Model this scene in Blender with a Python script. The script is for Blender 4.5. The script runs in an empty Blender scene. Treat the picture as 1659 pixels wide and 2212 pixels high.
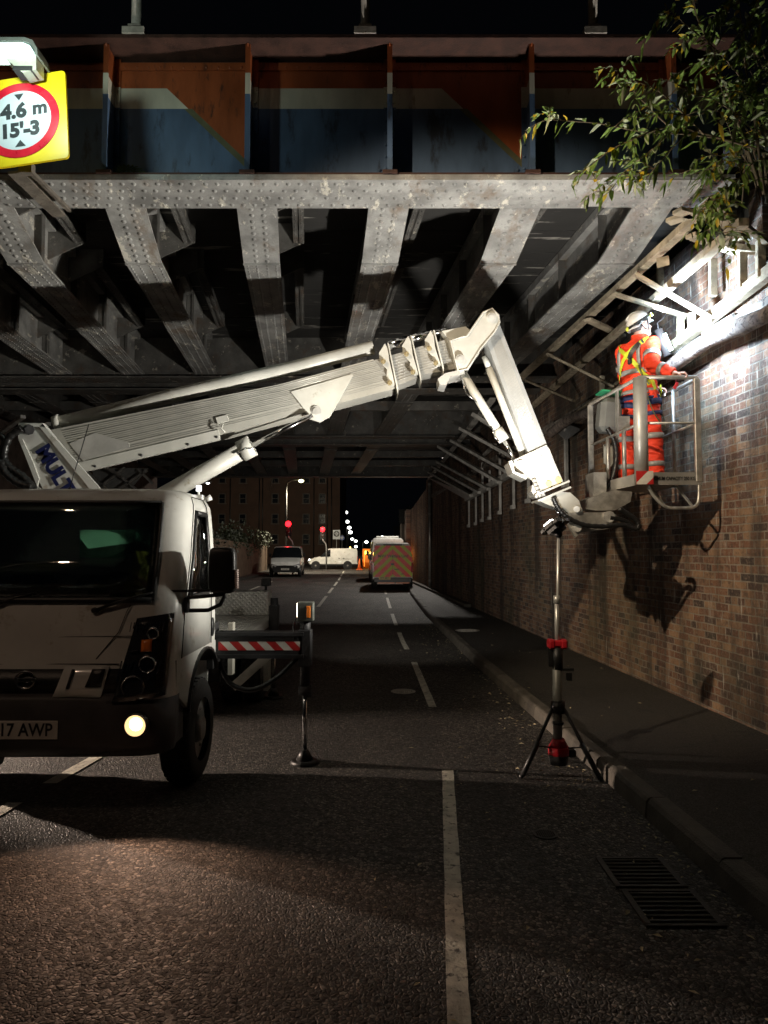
import bpy, bmesh, math, random
from mathutils import Vector, Matrix, noise
random.seed(11)
R = math.radians
sc = bpy.context.scene
COL = sc.collection
V = Vector
# ---------------------------------------------------------------- camera
FP = 1534.0; CX = 829.5; CY = 1106.0; CAMZ = 1.73; PITCH = R(3.02)
cam_d = bpy.data.cameras.new('camera'); cam = bpy.data.objects.new('camera', cam_d); COL.objects.link(cam)
cam.location = (0, 0, CAMZ); cam.rotation_euler = (R(90) + PITCH, 0, 0)
cam_d.sensor_fit = 'VERTICAL'; cam_d.sensor_height = 36; cam_d.lens = FP / 2212 * 36
cam_d.clip_start = .05; cam_d.clip_end = 1500
sc.camera = cam
SP, CP = math.sin(PITCH), math.cos(PITCH)
def P(x, y, Y):
    """a surveyed point: picture position (x, y) at a known distance Y along the road"""
    u = (x - CX) / FP; v = (CY - y) / FP
    ry = CP - v * SP; t = Y / ry
    return V((u * t, Y, CAMZ + (SP + v * CP) * t))
def PZ(x, y, z):
    u = (x - CX) / FP; v = (CY - y) / FP
    t = (z - CAMZ) / (SP + v * CP)
    return V((u * t, (CP - v * SP) * t, z))
# ---------------------------------------------------------------- materials
_m = {}
def nd(nt, t, **k):
    n = nt.nodes.new(t)
    for a, b in k.items(): setattr(n, a, b)
    return n
def base(name):
    m = bpy.data.materials.new(name); m.use_nodes = True
    nt = m.node_tree; b = nt.nodes['Principled BSDF']
    return m, nt, b
def mix(nt, fac, a, b):
    n = nd(nt, 'ShaderNodeMix', data_type='RGBA')
    for s, v in ((0, fac), (6, a), (7, b)):
        if isinstance(v, (int, float)): n.inputs[s].default_value = v
        elif isinstance(v, tuple): n.inputs[s].default_value = v if len(v) == 4 else (*v, 1)
        else: nt.links.new(v, n.inputs[s])
    return n.outputs[2]
def mth(nt, op, a, b=0.0, c=None):
    n = nd(nt, 'ShaderNodeMath', operation=op)
    for i, v in enumerate((a, b) if c is None else (a, b, c)):
        if isinstance(v, (int, float)): n.inputs[i].default_value = v
        else: nt.links.new(v, n.inputs[i])
    return n.outputs[0]
def coord(nt, sc3=(1, 1, 1), which='Object'):
    t = nd(nt, 'ShaderNodeTexCoord'); mp = nd(nt, 'ShaderNodeMapping')
    mp.inputs['Scale'].default_value = sc3
    nt.links.new(t.outputs[which], mp.inputs[0]); return mp.outputs[0]
def noi(nt, vec, s, det=5, rough=.6):
    n = nd(nt, 'ShaderNodeTexNoise'); n.inputs['Scale'].default_value = s
    n.inputs['Detail'].default_value = det; n.inputs['Roughness'].default_value = rough
    nt.links.new(vec, n.inputs['Vector']); return n.outputs['Fac']
def ramp(nt, f, a, b):
    n = nd(nt, 'ShaderNodeMapRange'); n.inputs[1].default_value = a; n.inputs[2].default_value = b
    n.interpolation_type = 'SMOOTHSTEP'
    nt.links.new(f, n.inputs[0]); return n.outputs[0]
def bump(nt, b, h, st=.5, dist=.01):
    n = nd(nt, 'ShaderNodeBump'); n.inputs['Strength'].default_value = st; n.inputs['Distance'].default_value = dist
    nt.links.new(h, n.inputs['Height']); nt.links.new(n.outputs[0], b.inputs['Normal'])
def M(name, col, rough=.6, metal=0., var=.18, vs=6., bmp=0., bs=60., st3=(1, 1, 1), coat=0., dirt=None, dth=.6):
    if name in _m: return _m[name]
    m, nt, b = base(name); co = coord(nt, st3)
    f = noi(nt, co, vs)
    lo = tuple(c * (1 - var) for c in col); hi = tuple(min(1, c * (1 + var)) for c in col)
    c = mix(nt, ramp(nt, f, .3, .7), lo, hi)
    if dirt:
        g = noi(nt, co, vs * 2.3, 8, .7)
        c = mix(nt, ramp(nt, g, dth, dth + .12), c, dirt)
    nt.links.new(c, b.inputs['Base Color'])
    r = mth(nt, 'MULTIPLY_ADD', f, .3, rough - .15)
    nt.links.new(r, b.inputs['Roughness']); b.inputs['Metallic'].default_value = metal
    b.inputs['Coat Weight'].default_value = coat
    if bmp: bump(nt, b, noi(nt, co, bs), bmp, .01)
    _m[name] = m; return m
def EM(name, col, s, basec=None):
    if name in _m: return _m[name]
    m, nt, b = base(name)
    b.inputs['Base Color'].default_value = (*(basec or col), 1)
    b.inputs['Emission Color'].default_value = (*col, 1); b.inputs['Emission Strength'].default_value = s
    _m[name] = m; return m
def GL(name, tint, gloss=.12, rough=.02):
    if name in _m: return _m[name]
    m, nt, b = base(name); nt.nodes.remove(b)
    out = nt.nodes['Material Output']
    tr = nd(nt, 'ShaderNodeBsdfTransparent'); tr.inputs[0].default_value = (*tint, 1)
    g = nd(nt, 'ShaderNodeBsdfGlossy'); g.inputs['Roughness'].default_value = rough
    fr = nd(nt, 'ShaderNodeFresnel'); fr.inputs[0].default_value = 1.5
    f = mth(nt, 'MULTIPLY', fr.outputs[0], gloss / .04); f = mth(nt, 'MINIMUM', f, .9)
    mx = nd(nt, 'ShaderNodeMixShader'); nt.links.new(f, mx.inputs[0])
    nt.links.new(tr.outputs[0], mx.inputs[1]); nt.links.new(g.outputs[0], mx.inputs[2])
    nt.links.new(mx.outputs[0], out.inputs[0]); _m[name] = m; return m
def asphalt(name, c1, c2, chips=62, bs=1.0):
    m, nt, b = base(name); co = coord(nt)
    v = nd(nt, 'ShaderNodeTexVoronoi'); v.inputs['Scale'].default_value = chips; nt.links.new(co, v.inputs['Vector'])
    v2 = nd(nt, 'ShaderNodeTexVoronoi', feature='DISTANCE_TO_EDGE'); v2.inputs['Scale'].default_value = chips; nt.links.new(co, v2.inputs['Vector'])
    sep = nd(nt, 'ShaderNodeSeparateColor'); nt.links.new(v.outputs['Color'], sep.inputs[0])
    big = ramp(nt, noi(nt, co, .55, 4), .35, .65)
    pick = mth(nt, 'POWER', sep.outputs[0], 2.2)
    c = mix(nt, pick, c1, c2)
    c = mix(nt, mth(nt, 'MULTIPLY', big, .6), c, tuple(x * .45 for x in c1))
    c = mix(nt, mth(nt, 'MULTIPLY', ramp(nt, noi(nt, coord(nt, (1, .12, 1)), 1.4, 4), .5, .62), .5), c, tuple(x * .5 for x in c1))
    edge = ramp(nt, v2.outputs['Distance'], .02, .16)
    c = mix(nt, edge, (.012, .011, .010), c)
    nt.links.new(c, b.inputs['Base Color'])
    nt.links.new(mth(nt, 'MULTIPLY_ADD', sep.outputs[1], .35, .55), b.inputs['Roughness'])
    ck = nd(nt, 'ShaderNodeTexVoronoi', feature='DISTANCE_TO_EDGE'); ck.inputs['Scale'].default_value = .42
    wv = nd(nt, 'ShaderNodeTexNoise'); wv.inputs['Scale'].default_value = 3.5; wv.inputs['Detail'].default_value = 6; nt.links.new(co, wv.inputs['Vector'])
    va = nd(nt, 'ShaderNodeVectorMath', operation='MULTIPLY_ADD'); va.inputs[1].default_value = (.5, .5, 0); nt.links.new(wv.outputs['Color'], va.inputs[0]); nt.links.new(co, va.inputs[2]); nt.links.new(va.outputs[0], ck.inputs['Vector'])
    crack = ramp(nt, ck.outputs['Distance'], .0005, .0045)
    cc = mix(nt, crack, (.006, .006, .006), b.inputs['Base Color'].links[0].from_socket); nt.links.new(cc, b.inputs['Base Color'])
    h = mth(nt, 'ADD', mth(nt, 'MULTIPLY', ramp(nt, v2.outputs['Distance'], 0, .28), mth(nt, 'MULTIPLY_ADD', sep.outputs[2], .8, .2)), mth(nt, 'MULTIPLY', noi(nt, co, 160, 3), .25))
    bump(nt, b, h, bs, .008)
    _m[name] = m; return m
def brickmat(name):
    m, nt, b = base(name)
    t = nd(nt, 'ShaderNodeTexCoord'); s = nd(nt, 'ShaderNodeSeparateXYZ'); nt.links.new(t.outputs['Object'], s.inputs[0])
    cb = nd(nt, 'ShaderNodeCombineXYZ'); nt.links.new(s.outputs[0], cb.inputs[0]); nt.links.new(s.outputs[2], cb.inputs[1])
    nz = nd(nt, 'ShaderNodeTexNoise'); nz.inputs['Scale'].default_value = 5; nt.links.new(cb.outputs[0], nz.inputs['Vector'])
    ad = nd(nt, 'ShaderNodeVectorMath', operation='MULTIPLY_ADD'); ad.inputs[1].default_value = (.022, .020, 0)
    nt.links.new(nz.outputs['Color'], ad.inputs[0]); nt.links.new(cb.outputs[0], ad.inputs[2]); vec = ad.outputs[0]
    br = nd(nt, 'ShaderNodeTexBrick'); br.inputs['Scale'].default_value = 1; br.inputs['Brick Width'].default_value = .225
    br.inputs['Row Height'].default_value = .076; br.inputs['Mortar Size'].default_value = .0075; br.inputs['Mortar Smooth'].default_value = .3
    br.inputs['Color1'].default_value = (0, 0, 0, 1); br.inputs['Color2'].default_value = (1, 1, 1, 1); br.inputs['Mortar'].default_value = (.5, .5, .5, 1)
    br.squash = .5; br.squash_frequency = 4; br.offset = .5
    nt.links.new(vec, br.inputs['Vector'])
    rnd = nd(nt, 'ShaderNodeSeparateColor'); nt.links.new(br.outputs['Color'], rnd.inputs[0]); rv = rnd.outputs[0]
    cr = nd(nt, 'ShaderNodeValToRGB'); nt.links.new(rv, cr.inputs[0])
    e = cr.color_ramp; e.elements[0].color = (.045, .032, .028, 1); e.elements[1].color = (.33, .20, .115, 1)
    for p_, c_ in ((.12, (.10, .05, .036, 1)), (.4, (.19, .085, .05, 1)), (.78, (.25, .14, .08, 1))):
        x = e.elements.new(p_); x.color = c_
    fine = noi(nt, vec, 26, 6, .7)
    c = mix(nt, mth(nt, 'MULTIPLY', ramp(nt, fine, .45, .75), .8), cr.outputs[0], (.33, .25, .19))
    c = mix(nt, mth(nt, 'MULTIPLY', ramp(nt, noi(nt, vec, 11, 5, .7), .5, .65), .6), c, (.055, .04, .034))
    fac = br.outputs['Fac']
    c = mix(nt, fac, c, (.27, .235, .19))
    c = mix(nt, mth(nt, 'MULTIPLY', ramp(nt, noi(nt, vec, 1.7, 6, .7), .48, .70), .5), c, (.05, .035, .028))
    # soot: broad vertical streaks, then efflorescence
    def strk(sx, sz, sc_, seed):
        mp = nd(nt, 'ShaderNodeMapping'); mp.inputs['Scale'].default_value = (sx, sz, 1); mp.inputs['Location'].default_value = (seed, seed * .7, 0)
        nt.links.new(cb.outputs[0], mp.inputs[0]); return noi(nt, mp.outputs[0], sc_, 7, .62)
    c = mix(nt, mth(nt, 'MULTIPLY', ramp(nt, strk(1.5, .25, 1.1, 3.0), .43, .62), .80), c, (.026, .022, .02))
    c = mix(nt, mth(nt, 'MULTIPLY', ramp(nt, strk(3.2, .5, 2.0, 9.0), .57, .72), .42), c, (.42, .40, .35))
    c = mix(nt, mth(nt, 'MULTIPLY', ramp(nt, strk(9, 1.1, 2.2, 21.0), .61, .68), .6), c, (.55, .52, .47))
    grn = ramp(nt, strk(.5, .35, 1.2, 31.0), .5, .68)
    c = mix(nt, mth(nt, 'MULTIPLY', grn, .35), c, (.07, .085, .05))
    nt.links.new(c, b.inputs['Base Color']); b.inputs['Roughness'].default_value = .82
    h = mth(nt, 'ADD', mth(nt, 'MULTIPLY', mth(nt, 'SUBTRACT', 1.0, fac), 1.0), mth(nt, 'MULTIPLY', fine, .9))
    h = mth(nt, 'ADD', h, mth(nt, 'MULTIPLY', rv, .5))
    bump(nt, b, h, 1.0, .014)
    _m[name] = m; return m
def girdermat(name, col, rust, white, th=.62, th2=.66):
    m, nt, b = base(name); co = coord(nt)
    f = noi(nt, co, 3.5, 6, .6); g = noi(nt, coord(nt, (1, .45, 1)), 6.5, 9, .72); h = noi(nt, coord(nt, (1, .5, 1)), 3.1, 8, .7)
    fi = noi(nt, co, 45, 6, .7)
    c = mix(nt, ramp(nt, f, .3, .7), tuple(x * .62 for x in col), tuple(x * 1.25 for x in col))
    c = mix(nt, ramp(nt, fi, .5, .8), c, tuple(x * .6 for x in col))
    c = mix(nt, mth(nt, 'MULTIPLY', ramp(nt, h, .52, .68), .75), c, rust)
    c = mix(nt, mth(nt, 'MULTIPLY', ramp(nt, g, th, th + .05), .85), c, white)
    nt.links.new(c, b.inputs['Base Color'])
    nt.links.new(mth(nt, 'MULTIPLY_ADD', f, .4, .35), b.inputs['Roughness'])
    bump(nt, b, mth(nt, 'ADD', fi, mth(nt, 'MULTIPLY', ramp(nt, g, th, th + .05), 1.2)), .5, .006)
    _m[name] = m; return m
def ribmat(name, col, axis, scale, rough=.35, metal=.85, st=.5, var=.15):
    m, nt, b = base(name); co = coord(nt)
    f = noi(nt, co, 3, 6, .65)
    sm = coord(nt, (1 / 14 if axis != 0 else 6, 1, 6 if axis != 2 else 1 / 14))
    g = noi(nt, sm, 14, 5)
    c = mix(nt, ramp(nt, f, .25, .75), tuple(x * (1 - var * 1.6) for x in col), col)
    c = mix(nt, mth(nt, 'MULTIPLY', ramp(nt, g, .5, .7), .35), c, tuple(x * .6 for x in col))
    nt.links.new(c, b.inputs['Base Color']); b.inputs['Metallic'].default_value = metal
    nt.links.new(mth(nt, 'MULTIPLY_ADD', f, .35, rough - .1), b.inputs['Roughness'])
    bump(nt, b, noi(nt, co, 90, 4), .12, .004)
    _m[name] = m; return m

# ---------------------------------------------------------------- mesh builder
class MB:
    def __init__(s): s.v = []; s.f = []; s.mi = []; s.cur = 0; s.sm = []; s.smooth = False
    def add(s, vs, fs, smooth=None):
        o = len(s.v); s.v += [V(p) for p in vs]
        for f in fs: s.f.append([i + o for i in f]); s.mi.append(s.cur); s.sm.append(s.smooth if smooth is None else smooth)
        return s
    def box(s, c, d, rot=None, bev=0.):
        c = V(c); x, y, z = (q / 2 for q in d)
        if bev:
            b = min(bev, x * .9, y * .9, z * .9); vs = []
            for sx in (-1, 1):
                for sy in (-1, 1):
                    for sz in (-1, 1):
                        vs += [(sx * (x - b), sy * (y - b), sz * z), (sx * (x - b), sy * y, sz * (z - b)), (sx * x, sy * (y - b), sz * (z - b))]
            bm = bmesh.new()
            for q in vs: bm.verts.new(q)
            bmesh.ops.convex_hull(bm, input=bm.verts)
            bmesh.ops.dissolve_limit(bm, angle_limit=.01, verts=bm.verts, edges=bm.edges)
            bm.verts.index_update(); pv = [q.co.copy() for q in bm.verts]; fs = [[q.index for q in f.verts] for f in bm.faces]; bm.free()
            if rot: pv = [rot @ q for q in pv]
            return s.add([q + c for q in pv], fs)
        vs = [V((a * x, b_ * y, e * z)) for a in (-1, 1) for b_ in (-1, 1) for e in (-1, 1)]
        if rot: vs = [rot @ q for q in vs]
        return s.add([q + c for q in vs], [(0, 1, 3, 2), (4, 6, 7, 5), (0, 4, 5, 1), (2, 3, 7, 6), (0, 2, 6, 4), (1, 5, 7, 3)])
    def beam(s, a, b, w, h, up=V((0, 0, 1)), bev=0.):
        a, b = V(a), V(b); d = (b - a); L = d.length; y = d.normalized(); x = y.cross(up).normalized(); z = x.cross(y)
        m = Matrix((x, y, z)).transposed()
        return s.box((a + b) / 2, (w, L, h), m, bev)
    def cyl(s, a, b, r0, r1=None, n=16, caps=True):
        r1 = r0 if r1 is None else r1; a, b = V(a), V(b); d = (b - a).normalized()
        q = d.orthogonal().normalized(); w = d.cross(q)
        vs = []
        for p_, r in ((a, r0), (b, r1)):
            for i in range(n):
                t = 2 * math.pi * i / n; vs.append(p_ + (q * math.cos(t) + w * math.sin(t)) * r)
        fs = [(i, (i + 1) % n, n + (i + 1) % n, n + i) for i in range(n)]
        s.add(vs, fs, True)
        if caps: s.add(vs, [list(range(n))[::-1], list(range(n, 2 * n))], False)
        return s
    def tube(s, path, r, n=8, closed=False):
        path = [V(p_) for p_ in path]; m = len(path); vs = []; prev = None
        for i, p_ in enumerate(path):
            a = path[i - 1] if i or closed else path[0]; b = path[(i + 1) % m] if i < m - 1 or closed else path[-1]
            d = (b - a).normalized()
            if prev is None: q = d.orthogonal().normalized()
            else:
                q = prev - d * prev.dot(d); q = q.normalized() if q.length > 1e-6 else d.orthogonal().normalized()
            prev = q; w = d.cross(q); rr = r(i / (m - 1)) if callable(r) else r
            for k in range(n):
                t = 2 * math.pi * k / n; vs.append(p_ + (q * math.cos(t) + w * math.sin(t)) * rr)
        fs = []
        for i in range(m if closed else m - 1):
            for k in range(n):
                i2 = (i + 1) % m; k2 = (k + 1) % n
                fs.append((i * n + k, i * n + k2, i2 * n + k2, i2 * n + k))
        s.add(vs, fs, True)
        if not closed: s.add(vs, [list(range(n))[::-1], list(range((m - 1) * n, m * n))], False)
        return s
    def prism(s, pts, ext):
        pts = [V(p_) for p_ in pts]; e = V(ext); n = len(pts)
        vs = pts + [p_ + e for p_ in pts]
        return s.add(vs, [list(range(n))[::-1], list(range(n, 2 * n))] + [(i, (i + 1) % n, n + (i + 1) % n, n + i) for i in range(n)])
    def poly(s, pts): return s.add(pts, [list(range(len(pts)))])
    def ball(s, c, r, n=12, m=8, sq=(1, 1, 1), rot=None):
        vs = []; c = V(c)
        for j in range(m + 1):
            ph = math.pi * j / m
            for i in range(n):
                t = 2 * math.pi * i / n
                q = V((math.sin(ph) * math.cos(t) * sq[0], math.sin(ph) * math.sin(t) * sq[1], math.cos(ph) * sq[2])) * r
                if rot: q = rot @ q
                vs.append(c + q)
        fs = [(j * n + i, j * n + (i + 1) % n, (j + 1) * n + (i + 1) % n, (j + 1) * n + i) for j in range(m) for i in range(n)]
        return s.add(vs, fs, True)
    def dome(s, c, nrm, r, h=None, n=6):
        c = V(c); d = V(nrm).normalized(); q = d.orthogonal().normalized(); w = d.cross(q); h = h or r * .65; vs = []
        for rr, hh in ((1, 0), (.72, .7)):
            for i in range(n):
                t = 2 * math.pi * i / n; vs.append(c + (q * math.cos(t) + w * math.sin(t)) * r * rr + d * h * hh)
        vs.append(c + d * h)
        fs = [(i, (i + 1) % n, n + (i + 1) % n, n + i) for i in range(n)] + [(n + i, n + (i + 1) % n, 2 * n) for i in range(n)]
        return s.add(vs, fs, True)
    def loft(s, rings, caps=True, closed=True):
        n = len(rings[0]); vs = [p_ for r_ in rings for p_ in r_]; fs = []
        for j in range(len(rings) - 1):
            for i in range(n if closed else n - 1):
                fs.append((j * n + i, j * n + (i + 1) % n, (j + 1) * n + (i + 1) % n, (j + 1) * n + i))
        s.add(vs, fs)
        if caps: s.add(vs, [list(range(n))[::-1], list(range((len(rings) - 1) * n, len(rings) * n))])
        return s
    def sq(s, c, d, e=.45, n=20, m=12, rot=None):
        c = V(c); vs = []; pw = lambda t: math.copysign(abs(t) ** e, t)
        for j in range(m + 1):
            ph = -math.pi / 2 + math.pi * j / m
            for i in range(n):
                t = 2 * math.pi * i / n; q = V((pw(math.cos(ph)) * pw(math.cos(t)) * d[0] / 2, pw(math.cos(ph)) * pw(math.sin(t)) * d[1] / 2, pw(math.sin(ph)) * d[2] / 2))
                vs.append(c + (rot @ q if rot else q))
        return s.add(vs, [(j * n + i, j * n + (i + 1) % n, (j + 1) * n + (i + 1) % n, (j + 1) * n + i) for j in range(m) for i in range(n)], True)
    def build(s, name, mat, parent=None, **k):
        me = bpy.data.meshes.new(name)
        inv = INV.get(parent.name) if parent else None
        vs = [inv @ q for q in s.v] if inv else s.v
        me.from_pydata([tuple(q) for q in vs], [], s.f)
        for mm in (mat if isinstance(mat, (list, tuple)) else [mat]): me.materials.append(mm)
        me.polygons.foreach_set('material_index', s.mi); me.polygons.foreach_set('use_smooth', s.sm)
        bm = bmesh.new(); bm.from_mesh(me)
        if not k.get('nomerge'): bmesh.ops.remove_doubles(bm, verts=bm.verts, dist=1e-5)
        if not k.get('nonormal'): bmesh.ops.recalc_face_normals(bm, faces=bm.faces)
        bm.to_mesh(me); bm.free(); me.update()
        o = bpy.data.objects.new(name, me); COL.objects.link(o)
        if parent: o.parent = parent; INV[o.name] = inv
        if k.get('label'): o['label'] = k['label']
        return o
INV = {}
def tag(o, label=None, cat=None, group=None, kind=None):
    if label: o['label'] = label
    if cat: o['category'] = cat
    if group: o['group'] = group
    if kind: o['kind'] = kind
    return o
def thing(name, label, cat, loc=(0, 0, 0), rz=0, group=None):
    o = bpy.data.objects.new(name, None); COL.objects.link(o); o.empty_display_size = .2
    o.location = loc; o.rotation_euler = (0, 0, rz)
    INV[o.name] = (Matrix.Translation(V(loc)) @ Matrix.Rotation(rz, 4, 'Z')).inverted()
    return tag(o, label, cat, group)
def solo(mb, name, mat, label, cat, group=None, loc=None):
    """a thing that is one mesh, its origin at its base"""
    loc = V(loc) if loc is not None else V((sum(q.x for q in mb.v) / len(mb.v), sum(q.y for q in mb.v) / len(mb.v), min(q.z for q in mb.v)))
    mb.v = [q - loc for q in mb.v]
    o = mb.build(name, mat); o.location = loc
    return tag(o, label, cat, group)
def struct(mb, name, mat):
    return tag(mb.build(name, mat), kind='structure')
def copy_tree(o, parent=None):
    c = o.copy(); COL.objects.link(c)
    if parent: c.parent = parent
    for ch in list(o.children): copy_tree(ch, c)
    return c
def text(s, size, ext=.002, bold=.0, align='CENTER', sx=1.):
    cu = bpy.data.curves.new('lettering', 'FONT'); cu.body = s; cu.size = size; cu.extrude = ext; cu.align_x = align; cu.offset = bold; cu.align_y = 'CENTER'; cu.resolution_u = 3
    ob = bpy.data.objects.new('lettering', cu); COL.objects.link(ob)
    dg = bpy.context.evaluated_depsgraph_get(); me = ob.evaluated_get(dg).to_mesh()
    vs = [V((q.co.x * sx, q.co.y, q.co.z)) for q in me.vertices]; fs = [list(p_.vertices) for p_ in me.polygons]
    ob.evaluated_get(dg).to_mesh_clear(); COL.objects.unlink(ob); bpy.data.objects.remove(ob); return vs, fs
def puttext(mb, s, size, origin, xd, yd, ext=.002, bold=.0, align='CENTER', sx=1.):
    vs, fs = text(s, size, ext, bold, align, sx); xd = V(xd).normalized(); yd = V(yd).normalized(); zd = xd.cross(yd)
    return mb.add([V(origin) + xd * q.x + yd * q.y + zd * q.z for q in vs], fs, False)
def lamp(name, typ, loc, energy, col, parent=None, aim=None, size=.05, angle=None, blend=.5):
    d = bpy.data.lights.new(name, typ); d.energy = energy; d.color = col
    if typ in ('POINT', 'SPOT'): d.shadow_soft_size = size
    if typ == 'AREA': d.size = size
    if angle: d.spot_size = R(angle); d.spot_blend = blend
    o = bpy.data.objects.new(name, d); COL.objects.link(o)
    inv = INV.get(parent.name) if parent else None
    m = Matrix.Translation(V(loc))
    if aim is not None: m = m @ (V(aim) - V(loc)).to_track_quat('-Z', 'Y').to_matrix().to_4x4()
    if parent: o.parent = parent; m = inv @ m if inv else m
    o.matrix_basis = m
    return o
def clip(poly, fn):
    out = []
    for i in range(len(poly)):
        a, b = poly[i], poly[(i + 1) % len(poly)]; fa, fb = fn(a), fn(b)
        if fa >= 0: out.append(a)
        if (fa >= 0) != (fb >= 0):
            t = fa / (fa - fb); out.append((a[0] + (b[0] - a[0]) * t, a[1] + (b[1] - a[1]) * t))
    return out
# ---------------------------------------------------------------- world
w = bpy.data.worlds.new('World'); sc.world = w; w.use_nodes = True
bg = w.node_tree.nodes['Background']; bg.inputs[0].default_value = (.35, .42, .6, 1); bg.inputs[1].default_value = .0022
sc.view_settings.view_transform = 'Standard'; sc.view_settings.look = 'None'; sc.view_settings.exposure = 0; sc.view_settings.gamma = 1
# ---------------------------------------------------------------- setting
def interp(tab, y):
    for (a, b), (c, d) in zip(tab, tab[1:]):
        if y <= c: return b + (d - b) * (y - a) / (c - a)
    return tab[-1][1]
KT = [(-4, 2.13), (0, 1.92), (3.24, 1.75), (5.3, 1.66), (11, 1.345), (19, 1.08), (27, 1.0), (33, 1.12), (45, 1.25), (62, 1.0), (200, -12), (420, -40)]
KX = lambda y: interp(KT, y)
WX = lambda y: 3.75 - .064 * y
asph = asphalt('road_asphalt', (.030, .027, .025), (.27, .24, .205), 50, 1.0)
pave = asphalt('pavement_asphalt', (.035, .032, .026), (.075, .068, .055), 120, .5)
YS = [-4 + .5 * i for i in range(0, 80)] + [36 + 4 * i for i in range(0, 100)]
mb = MB(); mb.poly([(-300, -20, -.06), (300, -20, -.06), (300, 900, -.06), (-300, 900, -.06)]); struct(mb, 'ground', M('earth', (.04, .038, .03), .9, bmp=.3))
mb = MB()
for a, b in zip(YS, YS[1:]): mb.poly([(KX(a) - 9.2, a, 0), (KX(a), a, 0), (KX(b), b, 0), (KX(b) - 9.2, b, 0)])
mb.poly([(-60, 58, -.004), (-8.2, 58, -.004), (-8.2, 74, -.004), (-60, 74, -.004)])
struct(mb, 'road', asph)
mb = MB()
for a, b in zip(YS, YS[1:]):
    x0, x1 = KX(a) + .13, KX(b) + .13
    wa, wb = (WX(a) + .05, WX(b) + .05) if b <= 37 else (x0 + 3, x1 + 3)
    mb.poly([(x0, a, .115), (wa, a, .115), (wb, b, .115), (x1, b, .115)])
struct(mb, 'pavement', pave)
mb = MB()
for a, b in zip(YS, YS[1:]):
    if 57 < a < 73: continue
    x0, x1 = KX(a) - 9.33, KX(b) - 9.33
    mb.poly([(x0, a, .12), (x0 - 2.2, a, .12), (x1 - 2.2, b, .12), (x1, b, .12)])
    mb.poly([(x0 + .13, a, .12), (x0, a, .12), (x1, b, .12), (x1 + .13, b, .12)])
    mb.poly([(x0 + .13, a, 0), (x0 + .13, a, .12), (x1 + .13, b, .12), (x1 + .13, b, 0)])
struct(mb, 'pavement', pave)
# kerb stones
mb = MB(); y = -3.5
while y < 60:
    L = .91; a, b = y + .009, y + L - .009; jz = random.uniform(-.004, .004); jx = random.uniform(-.006, .006)
    A = V((KX(a) + jx, a, 0)); B = V((KX(b) + jx, b, 0)); W = .135; z = .125 + jz
    prof = [(0, -.02), (.012, z - .03), (.03, z - .006), (.045, z), (W, z), (W, -.02)]
    mb.loft([[A + V((p, 0, q)) for p, q in prof], [B + V((p, 0, q)) for p, q in prof]])
    y += L
struct(mb, 'kerb', M('kerb_granite', (.075, .066, .054), .75, 0, .4, 4, .7, 90, dirt=(.06, .055, .045), dth=.52))
mb = MB()   # foot of the wall: a narrow stone edging at the far end
for a in range(20, 36): mb.box((WX(a + .5) - .12, a + .5, .16), (.2, .97, .1), Matrix.Rotation(.064, 3, 'Z'), .01)
struct(mb, 'kerb', _m['kerb_granite'])
# painted markings
mk = M('road_paint', (.50, .48, .41), .6, 0, .3, 9, .6, 70, dirt=(.06, .055, .05), dth=.53)
def dash(pts, w_, name='road_marking'):
    mb = MB(); n = len(pts)
    L = []; Rr = []
    for i, (x, y) in enumerate(pts):
        j = random.uniform(-.002, .002)
        L.append(V((x - w_ / 2 + j, y, .004))); Rr.append(V((x + w_ / 2 + random.uniform(-.002, .002), y, .004)))
    for i in range(n - 1): mb.poly([L[i], Rr[i], Rr[i + 1], L[i + 1]])
    return mb
LT = [(0, .09), (2.59, .267), (5.67, .50), (7.9, .535), (11, .46), (13.5, .35), (17.5, .25), (23, .15), (27, .09), (40, -.1)]
def seg(a, b, tab, step=.12):
    n = max(2, int((b - a) / step)); return [(interp(tab, a + (b - a) * i / n), a + (b - a) * i / n) for i in range(n + 1)]
allm = MB()
def addm(m_): allm.add(m_.v, m_.f)
for a, b in ((-1, 5.67), (7.9, 11.0), (12.4, 14.9), (16.3, 19.2), (21, 25.6), (27.6, 30)): addm(dash(seg(a, b, LT), .088))
CT = [(0, -2.62), (4.7, -2.55), (6, -2.4), (14.7, -2.0), (21.6, -1.99), (40, -2.55), (61.7, -3.4)]
for a, b in ((1.0, 4.95), (5.35, 6.6), (12.6, 15.2), (17.5, 19), (21.6, 26.5), (28.2, 32.2), (34, 38), (40, 44), (46, 50), (52, 57)): addm(dash(seg(a, b, CT, .3), .11))
LL = [(0, -7.5), (30, -5.7), (60, -7.0)]
for a, b in ((30.5, 33.5), (35.5, 38.6), (50, 53), (55, 57)): addm(dash(seg(a, b, LL, .4), .11))
for x, y in ((-9, 66), (-7, 66.4)): addm(dash([(x, y), (x + .8, y + 4)], .12))
struct(allm, 'road_markings', mk)
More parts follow.
